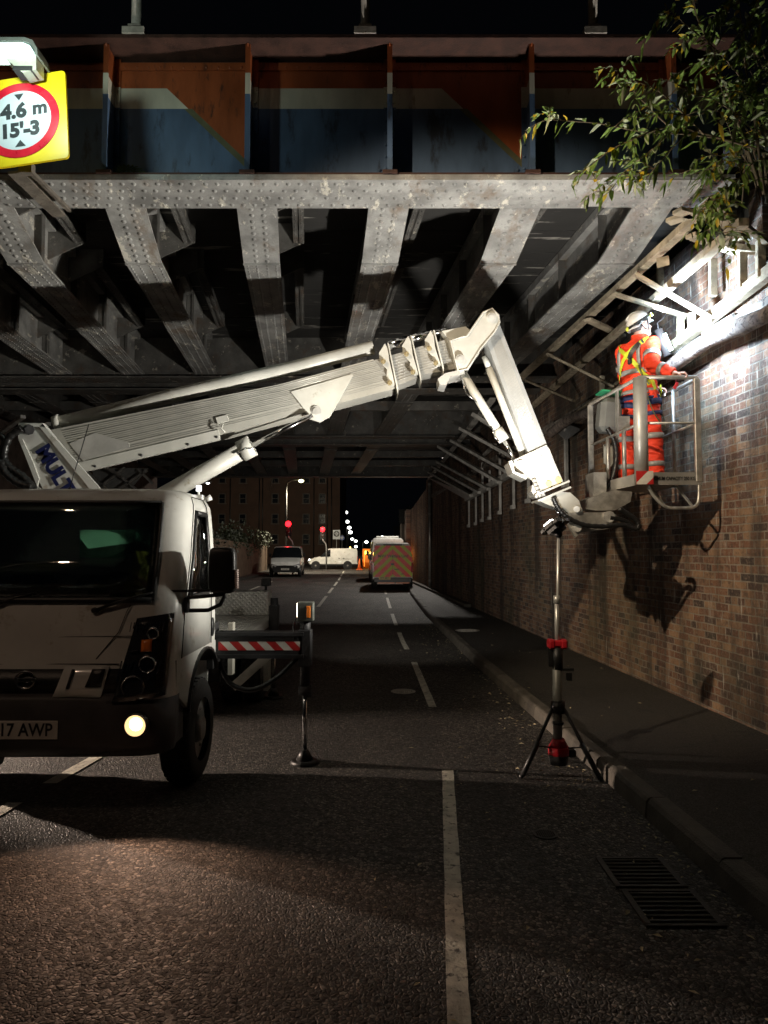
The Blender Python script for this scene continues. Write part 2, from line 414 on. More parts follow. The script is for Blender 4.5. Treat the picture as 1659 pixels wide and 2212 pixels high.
# drains and covers
iron = M('cast_iron', (.05, .047, .043), .55, .6, .3, 20, .5, 120)
pit_shade = M('drain_shade', (.004, .004, .004), .9)  # flat black plate under the bars paints the dark of the gully
def grate(x, y, label):
    t = thing('drain_grate', label, 'drain', (x, y, 0), group='gully grates by the kerb')
    m1 = MB(); m1.box((x, y, .0035), (.31, .31, .003)); m1.build('pit_shade', pit_shade, t)
    m2 = MB(); m2.box((x - .17, y, .006), (.03, .33, .012)); m2.box((x + .17, y, .006), (.03, .33, .012)); m2.box((x, y - .165, .006), (.37, .02, .012)); m2.box((x, y + .165, .006), (.37, .02, .012)); m2.build('frame', iron, t)
    m3 = MB()
    for i in range(7): m3.box((x, y - .13 + i * .0435, .009), (.31, .017, .010), None, .003)
    m3.build('bars', iron, t)
grate(1.37, 3.90, 'iron gully grate in the gutter, the farther of the pair')
grate(1.385, 3.52, 'iron gully grate in the gutter, the nearer of the pair, littered with leaves')
def cover(p, r, label, m_, sx=1.):
    m1 = MB(); m1.cyl(p, p + V((0, 0, .006)), r, r, 28)
    for i in range(-5, 6):
        for j in range(-5, 6):
            if i * i + j * j < 24: m1.box(p + V((i * r / 6, j * r / 6, .008)), (r / 11, r / 16, .004))
    m1.v = [V((p.x + (q.x - p.x) * sx, q.y, q.z)) for q in m1.v]
    solo(m1, 'manhole_cover', m_, label, 'manhole cover', loc=p)
cover(PZ(1010, 1362, .116), .24, 'pale patterned cover set in the pavement near the wall', M('worn_steel', (.42, .40, .36), .5, .3, .3, 20))
cover(PZ(871, 1494, .002), .15, 'bright worn cover in the road between the lane markings', _m['worn_steel'])
cover(PZ(1178, 1803, .002), .075, 'small dark round valve cover in the road near the gully', iron)
# fallen leaves
mb = MB()
for i in range(420):
    y = 2.2 + random.random() ** 1.5 * 16
    x = KX(y) - abs(random.gauss(0, .28)) - .01 if random.random() < .7 else random.uniform(-.2, WX(y) - .1)
    if KX(y) < x < KX(y) + .14: continue
    z = .119 if x > KX(y) else .006
    s_ = random.uniform(.008, .026); a = random.random() * 6.28; r_ = Matrix.Rotation(a, 3, 'Z')
    mb.add([V((x, y, z)) + r_ @ V(q) for q in ((-s_, 0, 0), (0, -s_ * .4, .004), (s_, 0, .001), (0, s_ * .4, random.uniform(.003, .012)))], [(0, 1, 2, 3)])
lv = mb.build('fallen_leaves', M('dead_leaf', (.42, .36, .22), .8, 0, .4, 30)); tag(lv, kind='stuff', label='pale fallen leaves and litter scattered along the gutter', cat='leaves')
# ---------------------------------------------------------------- brick wall (local x runs along it)
bm_ = brickmat('old_brick')
L0 = -3.0
wall = thing('brick_wall', 'long soot stained brick abutment wall along the right pavement', 'wall', (WX(L0), L0, .0), math.atan2(1, -.064))
wm = wall.matrix_basis.copy() if False else (Matrix.Translation(V((WX(L0), L0, 0))) @ Matrix.Rotation(math.atan2(1, -.064), 4, 'Z'))
def WL(s, d, z): return wm @ V((s, d, z))     # along, out towards the road (+), height
S = lambda y: (y - L0) * math.sqrt(1 + .064 ** 2)
def wallseg(s0, s1, z0, z1, m_, d=0, th=.6, zb=.0):
    m_.prism([WL(s0, d, zb), WL(s1, d, zb), WL(s1, d, z1), WL(s0, d, z0)], WL(0, -th, 0) - WL(0, 0, 0))
m_ = MB(); wallseg(0, S(6.15), 4.25, 4.25, m_); wallseg(S(6.15), S(29), 5.0, 5.0, m_); wallseg(S(29), S(37), 4.45, 3.75, m_); m_.build('brickwork', bm_, wall)
m_ = MB(); wallseg(S(37), S(37.9), 3.8, 3.8, m_, .22); wallseg(S(28.8), S(29.4), 4.6, 4.6, m_, .12); m_.build('pilaster', bm_, wall)
m_ = MB()
for i, a in enumerate([6.2 + .62 * k for k in range(36)]):
    m_.box(WL(S(a), -.2, 3.86 + random.uniform(-.02, .02)), (.6, .56, .13), Matrix.Rotation(math.atan2(1, -.064), 3, 'Z'), .02)
m_.build('stone_ledge', M('ledge_stone', (.23, .2, .17), .85, 0, .35, 5, .8, 40, dirt=(.05, .04, .035), dth=.5), wall)
# pipe on the ledge
m_ = MB(); pts = [WL(S(y), .17, 3.72 + .03 * math.sin(y * 3)) for y in [5.6 + .3 * i for i in range(22)]]
m_.tube(pts, lambda t: .075 + .008 * math.sin(t * 90), 10)
solo(m_, 'service_pipe', M('lagged_pipe', (.26, .21, .18), .8, 0, .4, 9, .9, 50, dirt=(.07, .05, .045), dth=.5), 'thick lagged pipe clamped along the top of the brick wall under the timber', 'pipe')
# left abutment
lw = thing('brick_wall', 'dark brick abutment wall across the road behind the white truck', 'wall', (-9.3, 6, 0))
m_ = MB(); m_.box((-9.6, 17.5, 2.5), (.6, 23, 5)); m_.build('brickwork', M('dark_brick', (.14, .1, .08), .85, 0, .4, 3, .5, 30), lw)
# rainwater pipe
m_ = MB(); b_ = V((WX(28.6) - .08, 28.6, .12)); m_.cyl(b_, b_ + V((0, 0, 4.3)), .055, .055, 10)
for z in (.3, 1.6, 3.0, 4.2): m_.cyl(b_ + V((0, 0, z)), b_ + V((0, 0, z + .1)), .07, .07, 10)
solo(m_, 'drainpipe', M('grey_pipe', (.42, .40, .37), .35, .5), 'tall grey rainwater pipe standing against the far end of the abutment', 'pipe', loc=b_)
m_ = MB()
pr = P(1014, 1153, 21.5); m_.box(pr, (.02, .13, .38), Matrix.Rotation(.064, 3, 'Z'), .006)
solo(m_, 'reflector_strip', M('red_reflector', (.75, .06, .07), .35), 'small red vertical reflector strip fixed on the brick wall', 'reflector')
# ---------------------------------------------------------------- railway bridge
br = thing('railway_bridge', 'riveted steel railway bridge crossing over the road, painted blue, cream and orange', 'bridge', (0, 6, 0))
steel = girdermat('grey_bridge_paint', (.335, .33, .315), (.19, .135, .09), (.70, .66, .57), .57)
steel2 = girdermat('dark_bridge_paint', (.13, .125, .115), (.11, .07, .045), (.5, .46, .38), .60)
GX = lambda k, y: -1.285 + 1.241 * (k - 3) - .112 * (y - 7.32)
def girder(k, y0, y1, nose=True, riv=1, mat=steel):
    m_ = MB()
    prof = [(y0, 4.95 if nose else 4.73), (y0 + .82, 4.73), (y1, 4.73)]
    for (a, za), (b, zb) in zip(prof, prof[1:]):
        xa, xb = GX(k, a), GX(k, b); h = .19
        m_.prism([(xa - h, a, za), (xa + h, a, za), (xb + h, b, zb), (xb - h, b, zb)], (0, 0, .022))
        m_.prism([(xa - .008, a, za + .022), (xb - .008, b, zb + .022), (xb - .008, b, 5.44), (xa - .008, a, 5.44)], (.016, 0, 0))
        for s_ in (-1, 1): m_.prism([(xa + s_ * .012, a, za + .022), (xb + s_ * .012, b, zb + .022), (xb + s_ * .012, b, zb + .1), (xa + s_ * .012, a, za + .1)], (s_ * .014, 0, 0)); m_.prism([(xa + s_ * .012, a, 5.34), (xb + s_ * .012, b, 5.34), (xb + s_ * .012, b, 5.44), (xa + s_ * .012, a, 5.44)], (s_ * .09, 0, 0))
    m_.box((GX(k, y0 + .82), y0 + .82, 4.722), (.385, .02, .016))
    if riv:
        (a, za), (b, zb) = prof[0], prof[1]; n = 10; nv = V((0, zb - za, -(b - a))).normalized()
        if nv.z > 0: nv = -nv
        for i in range(n):
            t = (i + .5) / n; y = a + (b - a) * t
            for o_ in (-.055, .06): m_.dome((GX(k, y) + o_, y, za + (zb - za) * t - .001), nv, .024, .018, 8)
        y = b + .05
        while y < y1 - .03:
            for o_ in (-.15, -.055, .055, .15): m_.dome((GX(k, y) + o_, y, 4.729), (0, 0, -1), .0145, .013)
            y += .078 if riv == 1 else .16
    return m_.build('cross_girder', mat, br)
for k in range(-2, 7):
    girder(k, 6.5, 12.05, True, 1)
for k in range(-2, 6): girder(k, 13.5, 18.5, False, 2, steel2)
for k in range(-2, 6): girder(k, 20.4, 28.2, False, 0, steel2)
# web stiffeners and knee brackets on the flank of each cross girder
for k in range(-2, 7):
    m_ = MB()
    for y in (7.5, 8.7, 9.9, 11.1):
        x = GX(k, y)
        m_.box((x + .06, y, 5.1), (.09, .012, .66)); m_.box((x + .105, y, 5.1), (.012, .07, .66))
        m_.box((x - .06, y, 5.1), (.09, .012, .66))
    # rail bearer running beside the girder
    for s_, e_ in ((6.9, 7.9), (8.6, 10.9)):
        xa, xb = GX(k, s_) + .38, GX(k, e_) + .38
        m_.prism([(xa - .06, s_, 5.2), (xa + .06, s_, 5.2), (xb + .06, e_, 5.2), (xb - .06, e_, 5.2)], (0, 0, .02))
        m_.prism([(xa - .006, s_, 5.2), (xb - .006, e_, 5.2), (xb - .006, e_, 5.44), (xa - .006, s_, 5.44)], (.012, 0, 0))
        for yy in (s_, e_): m_.prism([(GX(k, yy) + .01, yy, 5.02), (GX(k, yy) + .44, yy, 5.22), (GX(k, yy) + .44, yy, 5.44), (GX(k, yy) + .01, yy, 5.44)], (0, .02, 0))
        y = s_ + .04
        while y < e_:
            for o_ in (-.035, .035): m_.dome((GX(k, y) + .38 + o_, y, 5.199), (0, 0, -1), .012, .01)
            y += .09
    m_.build('stiffener', steel2, br)
# main girders
def mainbeam(y0, y1, z, x0=-9.3, x1=3.3, mat=steel2, riv=True, top=5.44):
    m_ = MB(); m_.box(((x0 + x1) / 2, (y0 + y1) / 2, z - .012), (x1 - x0, y1 - y0, .024)); yc = (y0 + y1) / 2
    m_.box(((x0 + x1) / 2, yc, (z + top) / 2), (x1 - x0, .016, top - z))
    for s_ in (-1, 1): m_.box(((x0 + x1) / 2, yc + s_ * .02, z + .05), (x1 - x0, .02, .1))
    if riv:
        x = x0
        while x < x1:
            for q in (.15, .38, .62, .85): m_.dome((x, y0 + (y1 - y0) * q, z - .025), (0, 0, -1), .015, .012)
            m_.dome((x + .05, yc - .031, z + .055), (0, -1, 0), .014, .012)
            x += .105
    m_.build('main_girder', mat, br)
mainbeam(12.08, 12.5, 4.712, riv=True)
mainbeam(13.0, 13.45, 4.712, riv=False)
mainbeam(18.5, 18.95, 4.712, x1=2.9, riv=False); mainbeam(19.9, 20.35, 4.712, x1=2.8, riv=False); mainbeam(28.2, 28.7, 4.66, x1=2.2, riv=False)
m_ = MB(); m_.box((-3, 15.6, 4.9), (12, .12, .2)); m_.box((-3, 23.2, 4.85), (11.6, .12, .2)); m_.box((-3, 25.6, 4.85), (11.6, .12, .2)); m_.build('cross_bracing', steel2, br)
# deck
def deckmat():
    m, nt, b = base('deck_underside'); co = coord(nt, (.35, 2.4, 1)); f = noi(nt, coord(nt), 1.3, 5); g = noi(nt, co, 3.2, 8, .6)
    c = mix(nt, f, (.03, .029, .028), (.07, .067, .063)); c = mix(nt, mth(nt, 'MULTIPLY', ramp(nt, g, .59, .67), .9), c, (.5, .47, .42))
    g2 = noi(nt, coord(nt, (.22, 7, 1)), 2.4, 4); c = mix(nt, mth(nt, 'MULTIPLY', ramp(nt, g2, .66, .7), .5), c, (.35, .32, .28))
    nt.links.new(c, b.inputs['Base Color']); b.inputs['Roughness'].default_value = .7; bump(nt, b, g, .4, .01); return m
dk = deckmat(); m_ = MB()
y = 6.26
while y < 28.6:
    L = min(.62, 28.65 - y); m_.box((-3.0, y + L / 2, 5.47 + (.006 if int(y * 10) % 2 else 0)), (13.4, L - .012, .05)); y += L
m_.box((-3, 17.6, 5.6), (13.4, 22.2, .1)); m_.build('deck', dk, br)
# front main girder
m_ = MB(); m_.box((-3.1, 6.26, 4.966), (12.3, .52, .03)); m_.box((-.68, 6.26, 4.942), (5.15, .516, .018)); m_.box((2.55, 6.26, 4.944), (1.0, .5, .014))
m_.box((-3.4, 6.26, 4.943), (.25, .5, .014))
x = -5.0
while x < 3.0:
    for j, yy in enumerate((6.07, 6.19, 6.32, 6.45)):
        xx = x + (.05 if j % 2 else 0) + random.uniform(-.004, .004)
        z = 4.9325 if -3.25 < xx < 1.88 else 4.9365
        if abs(xx + 3.25) < .03 or abs(xx - 1.89) < .03 or xx > 3.0: continue
        m_.dome((xx, yy, z + .0005), (0, 0, -1), .022, .018, 8)
    x += .104
m_.build('bottom_flange', steel, br)
ORG = M('orange_paint', (.30, .072, .02), .5, 0, .3, 3, .15, 40, (1, 1, .3), dirt=(.09, .03, .015), dth=.55)
CRM = M('cream_paint', (.55, .52, .42), .5, 0, .18, 3, .1, 40, (1, 1, .35), dirt=(.27, .21, .14), dth=.58)
BLU = M('blue_paint', (.085, .14, .235), .5, 0, .32, 2.2, .1, 40, (1, 1, .3), dirt=(.035, .045, .065), dth=.54)
OLV = M('olive_paint', (.13, .13, .07), .5); RST = M('rusty_paint', (.05, .02, .013), .7, 0, .35, 8, .5, 60)
slots = [ORG, CRM, BLU, OLV, RST]
wb = MB(); wb.cur = 4; wb.box((-3.1, 6.225, 5.56), (12.3, .03, 1.16)); wb.build('web', slots, br)
ZB, ZC0, ZC1, ZT = 4.985, 5.70, 5.89, 6.12
for n_, x0 in enumerate([-6.15, -4.911, -3.67, -2.431, -1.19, .051, 1.292, 2.533]):
    x1 = min(x0 + 1.241, 3.03); a0, a1 = x0 + .035, x1 - .03; pm = MB()
    def pl(poly, z0, z1):
        pts = clip(clip(poly, lambda q: q[1] - z0), lambda q: z1 - q[1])
        return pts
    rect = [(a0, ZB), (a1, ZB), (a1, ZT), (a0, ZT)]
    diag = n_ in (1, 3, 5)
    dl = lambda q: (x0 + .47 + (5.89 - q[1]) * 1.03) - q[0]
    d2 = lambda q: dl(q) + .075
    def face(c, pts):
        if len(pts) > 2: pm.cur = c; pm.prism([(q[0], 6.206, q[1]) for q in pts], (0, .003, 0))
    face(0, pl(rect, ZC1, ZT))
    for lo, hi, c in ((ZC0, ZC1, 1), (ZB, ZC0, 2)):
        r_ = pl(rect, lo, hi)
        if diag:
            if c == 2:
                face(2, clip(r_, lambda q: dl(q) - .04)); face(3, clip(clip(r_, lambda q: -(dl(q) - .04)), lambda q: dl(q) + .035)); face(0, clip(r_, lambda q: -(dl(q) + .035)))
            else: face(1, clip(r_, dl)); face(0, clip(r_, lambda q: -dl(q)))
        else: face(c, r_)
    rm = pm; rm.cur = 0
    xx = a0 + .06
    while xx < a1: rm.dome((xx, 6.195, 6.075), (0, -1, 0), .015, .012); xx += .105
    rm.box(((a0 + a1) / 2, 6.2, 6.085), (a1 - a0, .02, .07))
    rm.cur = 2
    for zz in (5.03, 5.13):
        for q in (a0 + .06, a1 - .06): rm.dome((q, 6.205, zz), (0, -1, 0), .016, .014)
    rm.build('painted_panel', slots, br)
    st_ = MB()
    for lo, hi, c in ((ZC1, 6.15, 0), (ZC0, ZC1, 1), (ZB, ZC0, 2)):
        st_.cur = c; h = hi - lo; zc = (lo + hi) / 2
        st_.box((x0, 6.1, zc), (.014, .2, h)); st_.box((x0, 6.0, zc), (.045, .012, h)); st_.box((x0 + .03, 6.194, zc), (.05, .012, h)); st_.box((x0 - .03, 6.194, zc), (.05, .012, h))
        zz = lo + .04
        while zz < hi:
            for s_ in (-1, 1): st_.dome((x0 + s_ * .035, 6.188, zz), (0, -1, 0), .014, .012)
            zz += .11
    st_.cur = 0; st_.prism([(x0 - .006, 5.98, 6.15), (x0 - .006, 6.2, 6.15), (x0 - .006, 6.2, 5.8)], (.012, 0, 0))
    st_.cur = 4; st_.box((x0, 6.08, 5.0), (.13, .2, .03)); st_.box((x0, 6.03, 5.03), (.02, .06, .07))
    st_.build('stiffener', slots, br)
m_ = MB(); m_.box((-3.1, 6.2, 6.168), (12.3, .56, .03)); m_.box((-3.1, 6.2, 6.19), (9, .5, .014)); m_.box((-3.1, 6.09, 4.99), (12.2, .18, .016)); m_.build('top_flange', RST, br)
for px, in ((305,), (790,), (1272,)):
    p0 = P(px, 80, 6.12); p0.z = 6.2; m_ = MB()
    m_.box((p0.x, 5.99, 6.22), (.19, .16, .06)); m_.box((p0.x, 5.99, 6.27), (.11, .1, .05)); m_.cyl((p0.x, 5.99, 6.28), (p0.x, 5.99, 7.6), .042, .038, 12)
    for z in (7.0, 7.5): m_.cyl((p0.x, 5.99, z), (p0.x, 5.99, z + .05), .055, .055, 10)
    m_.build('railing_post', M('post_paint', (.42, .38, .33), .6, 0, .3, 10, .3, 60, dirt=(.14, .06, .04), dth=.58), br)
# small fern on the ledge
m_ = MB()
for i in range(9):
    a = -.9 + i * .22; b_ = V((-2.26, 6.08, 5.0))
    for j in range(7):
        p_ = b_ + V((math.sin(a) * .03 * j, -.01, .03 * j * math.cos(a) - .0012 * j * j * 2))
        for s_ in (-1, 1): m_.add([p_, p_ + V((s_ * .03, -.005, .006)), p_ + V((s_ * .02, -.004, .016))], [(0, 1, 2)])
solo(m_, 'fern', M('fern_green', (.05, .09, .03), .7), 'small fern rooted on the ledge of the bridge girder', 'fern')
# ---------------------------------------------------------------- timber framing
tim = M('rough_timber', (.42, .35, .25), .8, 0, .3, 7, .6, 70, (1, 1, 1), dirt=(.16, .12, .08), dth=.56)
def OW(x, y, off=.1):
    u = (x - CX) / FP; v = (CY - y) / FP; ry = CP - v * SP
    Y = (3.75 - off) / (u / ry + .064); return P(x, y, Y)
def bar(pr, a, b, w_=.09, h=.06, name='timber', up=V((0, 0, 1)), ext=0):
    d = (b - a).normalized(); m_ = MB(); m_.beam(a - d * ext, b + d * ext, w_, h, up, .004); return m_.build(name, tim, pr)
tf = thing('timber_frame', 'pale timber formwork of rails and cross boards fixed between wall and girders above the worker', 'timber frame', (3, 8, 4))
A0, A1 = PZ(1540, 437, 4.60), PZ(1124, 817, 4.60); B0, B1 = PZ(1600, 485, 4.42), PZ(1150, 878, 4.42)
bar(tf, A0, A1, .095, .07, 'rail', ext=.05); bar(tf, B0, B1, .095, .07, 'rail', ext=.05)
C0, C1, C2 = OW(1659, 590), OW(1440, 760), OW(1235, 905); bar(tf, C0 + (C0 - C1).normalized() * .5, C1, .08, .11, 'rail'); bar(tf, C1, C2, .08, .1, 'rail')
Z2 = 4.51
for a, b, ob in (((1137, 822), (1240, 866), 1), ((1184, 765), (1332, 838), 1), ((1269, 690), (1345, 726), 0), ((1329, 636), (1484, 684), 1), ((1374, 594), (1540, 690), 1), ((1443, 480), (1496, 462), 0), ((1462, 455), (1520, 470), 0), ((1491, 508), (1592, 545), 0), ((1560, 470), (1600, 520), 0)):
    pa = PZ(*a, Z2); pb = OW(*b, .12) if ob else PZ(*b, Z2)
    bar(tf, pa, pb, .10, .035, 'board')
for x, y0, y1 in ((1426, 570, 625), (1604, 545, 622), (1643, 520, 600), (1470, 682, 745), (1494, 676, 722), (1540, 560, 640), (1300, 812, 845)):
    pb = OW(x, y1, .12); pa = P(x, y0, pb.y); bar(tf, pa, pb, .07, .05, 'post', V((0, 1, 0)))
for a, b in (((1534, 436), (1602, 484)), ((1602, 484), (1657, 524))): bar(tf, P(*a, 5.75), P(*b, 5.95), .05, .04, 'capping')
pa = P(1585, 536, 6.3); pb = P(1640, 541, 6.2); bar(tf, pa, pb, .1, .06, 'board')
m_ = MB(); q = [PZ(1418, 569, 4.45), PZ(1444, 563, 4.45), PZ(1446, 572, 4.4), PZ(1420, 579, 4.4)]; m_.prism(q, (0, 0, .05)); m_.build('block', tim, tf)
# far framing under the second span
tf2 = thing('timber_frame', 'distant grey lattice of timber rails and bars beyond the boom', 'timber frame', (2, 20, 4))
tim2 = M('grey_timber', (.58, .56, .52), .8, 0, .3, 4, .3, 40)
timk, tim = tim, tim2
ZD = lambda x, y: (862.6 + .24 * x, 862.6 + .24 * y)
bar(tf2, PZ(*ZD(840, 0), 4.6), PZ(*ZD(268, 712), 4.6), .11, .07, 'rail'); bar(tf2, PZ(*ZD(860, 410), 4.15), PZ(*ZD(430, 812), 4.2), .09, .06, 'rail')
bar(tf2, OW(*ZD(1050, 640), .1), OW(*ZD(605, 900), .1), .12, .12, 'rail')
for a, b in (((650, 130), (1010, 350)), ((550, 260), (1015, 515)), ((470, 370), (1015, 675)), ((355, 425), (905, 748)), ((340, 560), (805, 808)), ((300, 605), (720, 838)), ((265, 655), (645, 866))):
    bar(tf2, PZ(*ZD(*a), 4.52), OW(*ZD(*b), .2), .10, .07, 'bar')
for x, y0, y1 in ((628, 880, 1140), (690, 860, 1120), (750, 570, 1090), (815, 640, 1070), (908, 480, 1020), (1030, 690, 970), (1165, 700, 915), (1505, 260, 770)):
    pb = OW(*ZD(x, y1), .06); pa = OW(*ZD(x, y0), .06); pa.y = pb.y; pa.x = pb.x; pa.z = P(*ZD(x, y0), pb.y).z; bar(tf2, pa, pb, .09, .05, 'batten', V((1, 0, 0)))
    bar(tf2, pb + V((-.02, -.1, 0)), pb + V((-.02, .12, 0)), .08, .08, 'batten')
m_ = MB(); pts = [PZ(927, 1034, 4.48), PZ(973, 1029, 4.48), OW(1018, 1071, .2), OW(1006, 1079, .2)]; m_.prism(pts, (0, 0, .03)); m_.build('sheet', M('white_sheet', (.5, .5, .48), .6), tf2)
m_ = MB(); pts = [PZ(1158, 893, 4.55), PZ(1190, 888, 4.55), OW(1252, 930, .15), OW(1222, 952, .15)]; m_.prism(pts, (0, 0, .03)); m_.build('sheet', M('grey_sheet', (.2, .2, .2), .6), tf2)
# mirror image of it on the left, seen under the boom
tf3 = thing('timber_frame', 'small grey lattice and pale sheet seen between the boom and the truck roof', 'timber frame', (-7, 20, 4))
for a, b in (((205, 1062), (270, 1010)), ((240, 1068), (318, 1016)), ((190, 1020), (250, 1075)), ((150, 960), (262, 1030)), ((262, 1030), (300, 1062)), ((0, 1000), (105, 915)), ((0, 960), (45, 985)), ((0, 935), (50, 900)), ((300, 1015), (330, 1045)), ((420, 1012), (300, 1100))):
    bar(tf3, PZ(*a, 4.5) if a[1] < 1000 else P(*a, 22), P(*b, 22) if b[1] > 1000 else PZ(*b, 4.5), .1, .07, 'bar')
m_ = MB(); m_.prism([P(178, 1075, 22.6), P(205, 1010, 22.6), P(320, 1012, 22.6), P(262, 1078, 22.6)], (0, .04, 0)); m_.build('sheet', _m['white_sheet'], tf3)
tim = timk
# ---------------------------------------------------------------- height sign and its lamp
sg = thing('height_limit_sign', 'yellow square height limit sign with red ring reading 4.6 m and 15-3', 'road sign', (-2.66, 5.2, 4.0))
c0 = P(43, 260, 5.2); roll = R(6.5); xd = V((math.cos(roll), -.06, math.sin(roll))).normalized(); zd = V((-math.sin(roll), .10, math.cos(roll))); nr = xd.cross(zd).normalized() * 1; nr = -nr if nr.y > 0 else nr; zd = nr.cross(xd).normalized()
if zd.z < 0: zd = -zd
SPt = lambda a, b, o=0: c0 + xd * a + zd * b + nr * o
def rrect(w_, h, r, n=5):
    pts = []
    for cx, cy, a0 in ((w_ - r, h - r, 0), (-w_ + r, h - r, 90), (-w_ + r, -h + r, 180), (w_ - r, -h + r, 270)):
        for i in range(n + 1):
            a = R(a0 + 90 * i / n); pts.append((cx + r * math.cos(a), cy + r * math.sin(a)))
    return pts
circ = lambda r, n=48: [(r * math.cos(6.28318 * i / n), r * math.sin(6.28318 * i / n)) for i in range(n)]
m_ = MB(); m_.prism([SPt(a, b) for a, b in rrect(.365, .365, .03)], -nr * .02); m_.build('plate', M('sign_yellow', (.80, .60, .01), .45, 0, .06, 5, dirt=(.6, .45, .05), dth=.68), sg)
m_ = MB(); n = 48; o_ = circ(.31); i_ = circ(.245)
m_.add([SPt(*q, .003) for q in o_] + [SPt(*q, .003) for q in i_], [(k, (k + 1) % n, n + (k + 1) % n, n + k) for k in range(n)]); m_.build('ring', M('sign_red', (.55, .012, .03), .3), sg)
m_ = MB(); m_.poly([SPt(*q, .0025) for q in circ(.246)]); m_.build('disc', M('sign_white', (.52, .57, .62), .35, 0, .03), sg)
m_ = MB()
SXD = xd
puttext(m_, '4.6', .165, SPt(-.045, .075, .004), xd, zd, .0008, .008); puttext(m_, 'm', .15, SPt(.16, .078, .004), xd, zd, .0008, .006)
puttext(m_, "15'-3", .155, SPt(-.0, -.085, .004), xd, zd, .0008, .008)
for s_ in (1, -1): m_.poly([SPt(-.04, s_ * .235 - s_ * .0, .004)] * 0 or [SPt(-.038, s_ * .22 , .004), SPt(.038, s_ * .22, .004), SPt(0, s_ * .165, .004)] if s_ == 1 else [SPt(-.042, -.22, .004), SPt(.042, -.22, .004), SPt(0, -.165, .004)])
m_.build('lettering', M('sign_black', (.03, .035, .04), .5), sg)
m_ = MB(); sc_ = _m.get('old_steel') or M('old_steel', (.2, .175, .145), .6, .3, .3, 9, .4, 60, dirt=(.1, .07, .05), dth=.55)
m_.beam(P(32, 372, 5.45), P(128, 466, 6.3), .11, .02, V((0, -1, .3))); m_.beam(P(68, 372, 5.5), P(150, 455, 6.35), .03, .03); m_.beam(P(60, 375, 5.3), P(62, 240, 5.3), .05, .04, V((0, 1, 0))); m_.box(P(58, 365, 5.3), (.1, .06, .08))
m_.build('bracket', sc_, sg)
sl = thing('sign_lamp', 'lit wedge shaped lamp fixed above the yellow height sign', 'lamp', (-2.7, 5.0, 5.3))
Yl = 5.02
m_ = MB(); m_.prism([P(*q, Yl) for q in ((-40, 80), (52, 80), (70, 86), (80, 104), (81, 118), (76, 118), (74, 106), (64, 92), (50, 88), (-40, 88))], (0, .2, 0)); m_.build('housing', M('lamp_grey', (.10, .105, .095), .5), sl)
m_ = MB(); m_.prism([P(*q, Yl + .03) for q in ((2, 118), (72, 116), (78, 112), (78, 150), (48, 156))], (0, .12, 0)); m_.build('lower_cover', M('lamp_cover', (.30, .30, .25), .25), sl)
m_ = MB(); m_.prism([P(*q, Yl - .004) for q in ((-40, 92), (50, 92), (64, 98), (71, 112), (66, 119), (-40, 121))], (0, .1, 0)); m_.build('diffuser', EM('lamp_diffuser', (.72, 1, .92), 1.3), sl)
m_ = MB(); m_.box(P(57, 158, 5.1), (.14, .12, .03)); m_.build('clamp', M('black_plastic', (.018, .018, .018), .45), sl)
lamp('lamp_light', 'SPOT', P(24, 124, 4.72), 30, (.80, 1, .9), sl, aim=P(130, 300, 5.9), size=.05, angle=150, blend=.5)
# ---------------------------------------------------------------- platform truck
white = M('white_vehicle_paint', (.70, .70, .66), .32, 0, .10, 2.2, 0, 60, coat=.6, dirt=(.46, .42, .35), dth=.56)
blackp = M('black_trim', (.016, .016, .016), .4, 0, .2, 20, .2, 120)
rub = M('tyre_rubber', (.014, .013, .012), .8, 0, .3, 14, .4, 60)
chrome = M('chrome', (.75, .75, .75), .15, 1, .05)
alu = M('brushed_aluminium', (.48, .47, .44), .38, .4, .14, 5, .12, 90, dirt=(.45, .44, .4), dth=.58)
cream = M('boom_enamel', (.46, .455, .415), .42, 0, .14, 3, .05, 60, dirt=(.30, .28, .22), dth=.59)
galv = M('galvanised_tube', (.46, .45, .42), .4, .7, .25, 12, .2, 90, dirt=(.22, .2, .18), dth=.6)
glass = GL('cab_glass', (.82, .86, .84), .25); gglass = GL('green_glass', (.6, 1, .82), .04)
tr = thing('platform_truck', 'white cab truck with aluminium telescopic boom raised towards the brick wall, fog lamp lit', 'lift truck', (-2.29, 5.2, 0))
XC = -2.29
zl = [.42, .50, .78, .82, .97, 1.0, 1.30, 1.40, 1.66, 1.89, 2.0, 2.06, 2.12, 2.17, 2.195]
yfs = [4.57, 4.53, 4.53, 4.555, 4.575, 4.58, 4.64, 4.665, 4.80, 4.915, 4.97, 5.0, 5.06, 5.2, 5.42]
ws = [.90, .92, .93, .93, .93, .93, .93, .93, .92, .90, .89, .88, .85, .76, .6]
def YF(z):
    for i in range(len(zl) - 1):
        if z <= zl[i + 1]: t = (z - zl[i]) / (zl[i + 1] - zl[i]); return yfs[i] + (yfs[i + 1] - yfs[i]) * t, ws[i] + (ws[i + 1] - ws[i]) * t
    return yfs[-1], ws[-1]
def ring(j):
    z, yf, w_ = zl[j], yfs[j], ws[j]; yb = 5.8 - (.03 if j > 11 else 0) * (j - 11)
    a = [(0, yf - .012), (w_ - .45, yf - .004), (w_ - .16, yf + .015), (w_ - .10, yf + .035), (w_ - .03, yf + .095), (w_, yf + .18),
         (w_, max(4.78, yf + .23)), (w_, max(4.87, yf + .29)), (w_, 5.55), (w_, 5.62), (w_, yb - .05), (w_ - .06, yb)]
    mir = [(-x, y) for x, y in a[1:]][::-1]
    pts = a + [(.39, yb), (-.19, yb)] + mir
    return [V((XC + x, y, z)) for x, y in pts]
rings = [ring(j) for j in range(len(zl))]; N = len(rings[0])
groups = {}
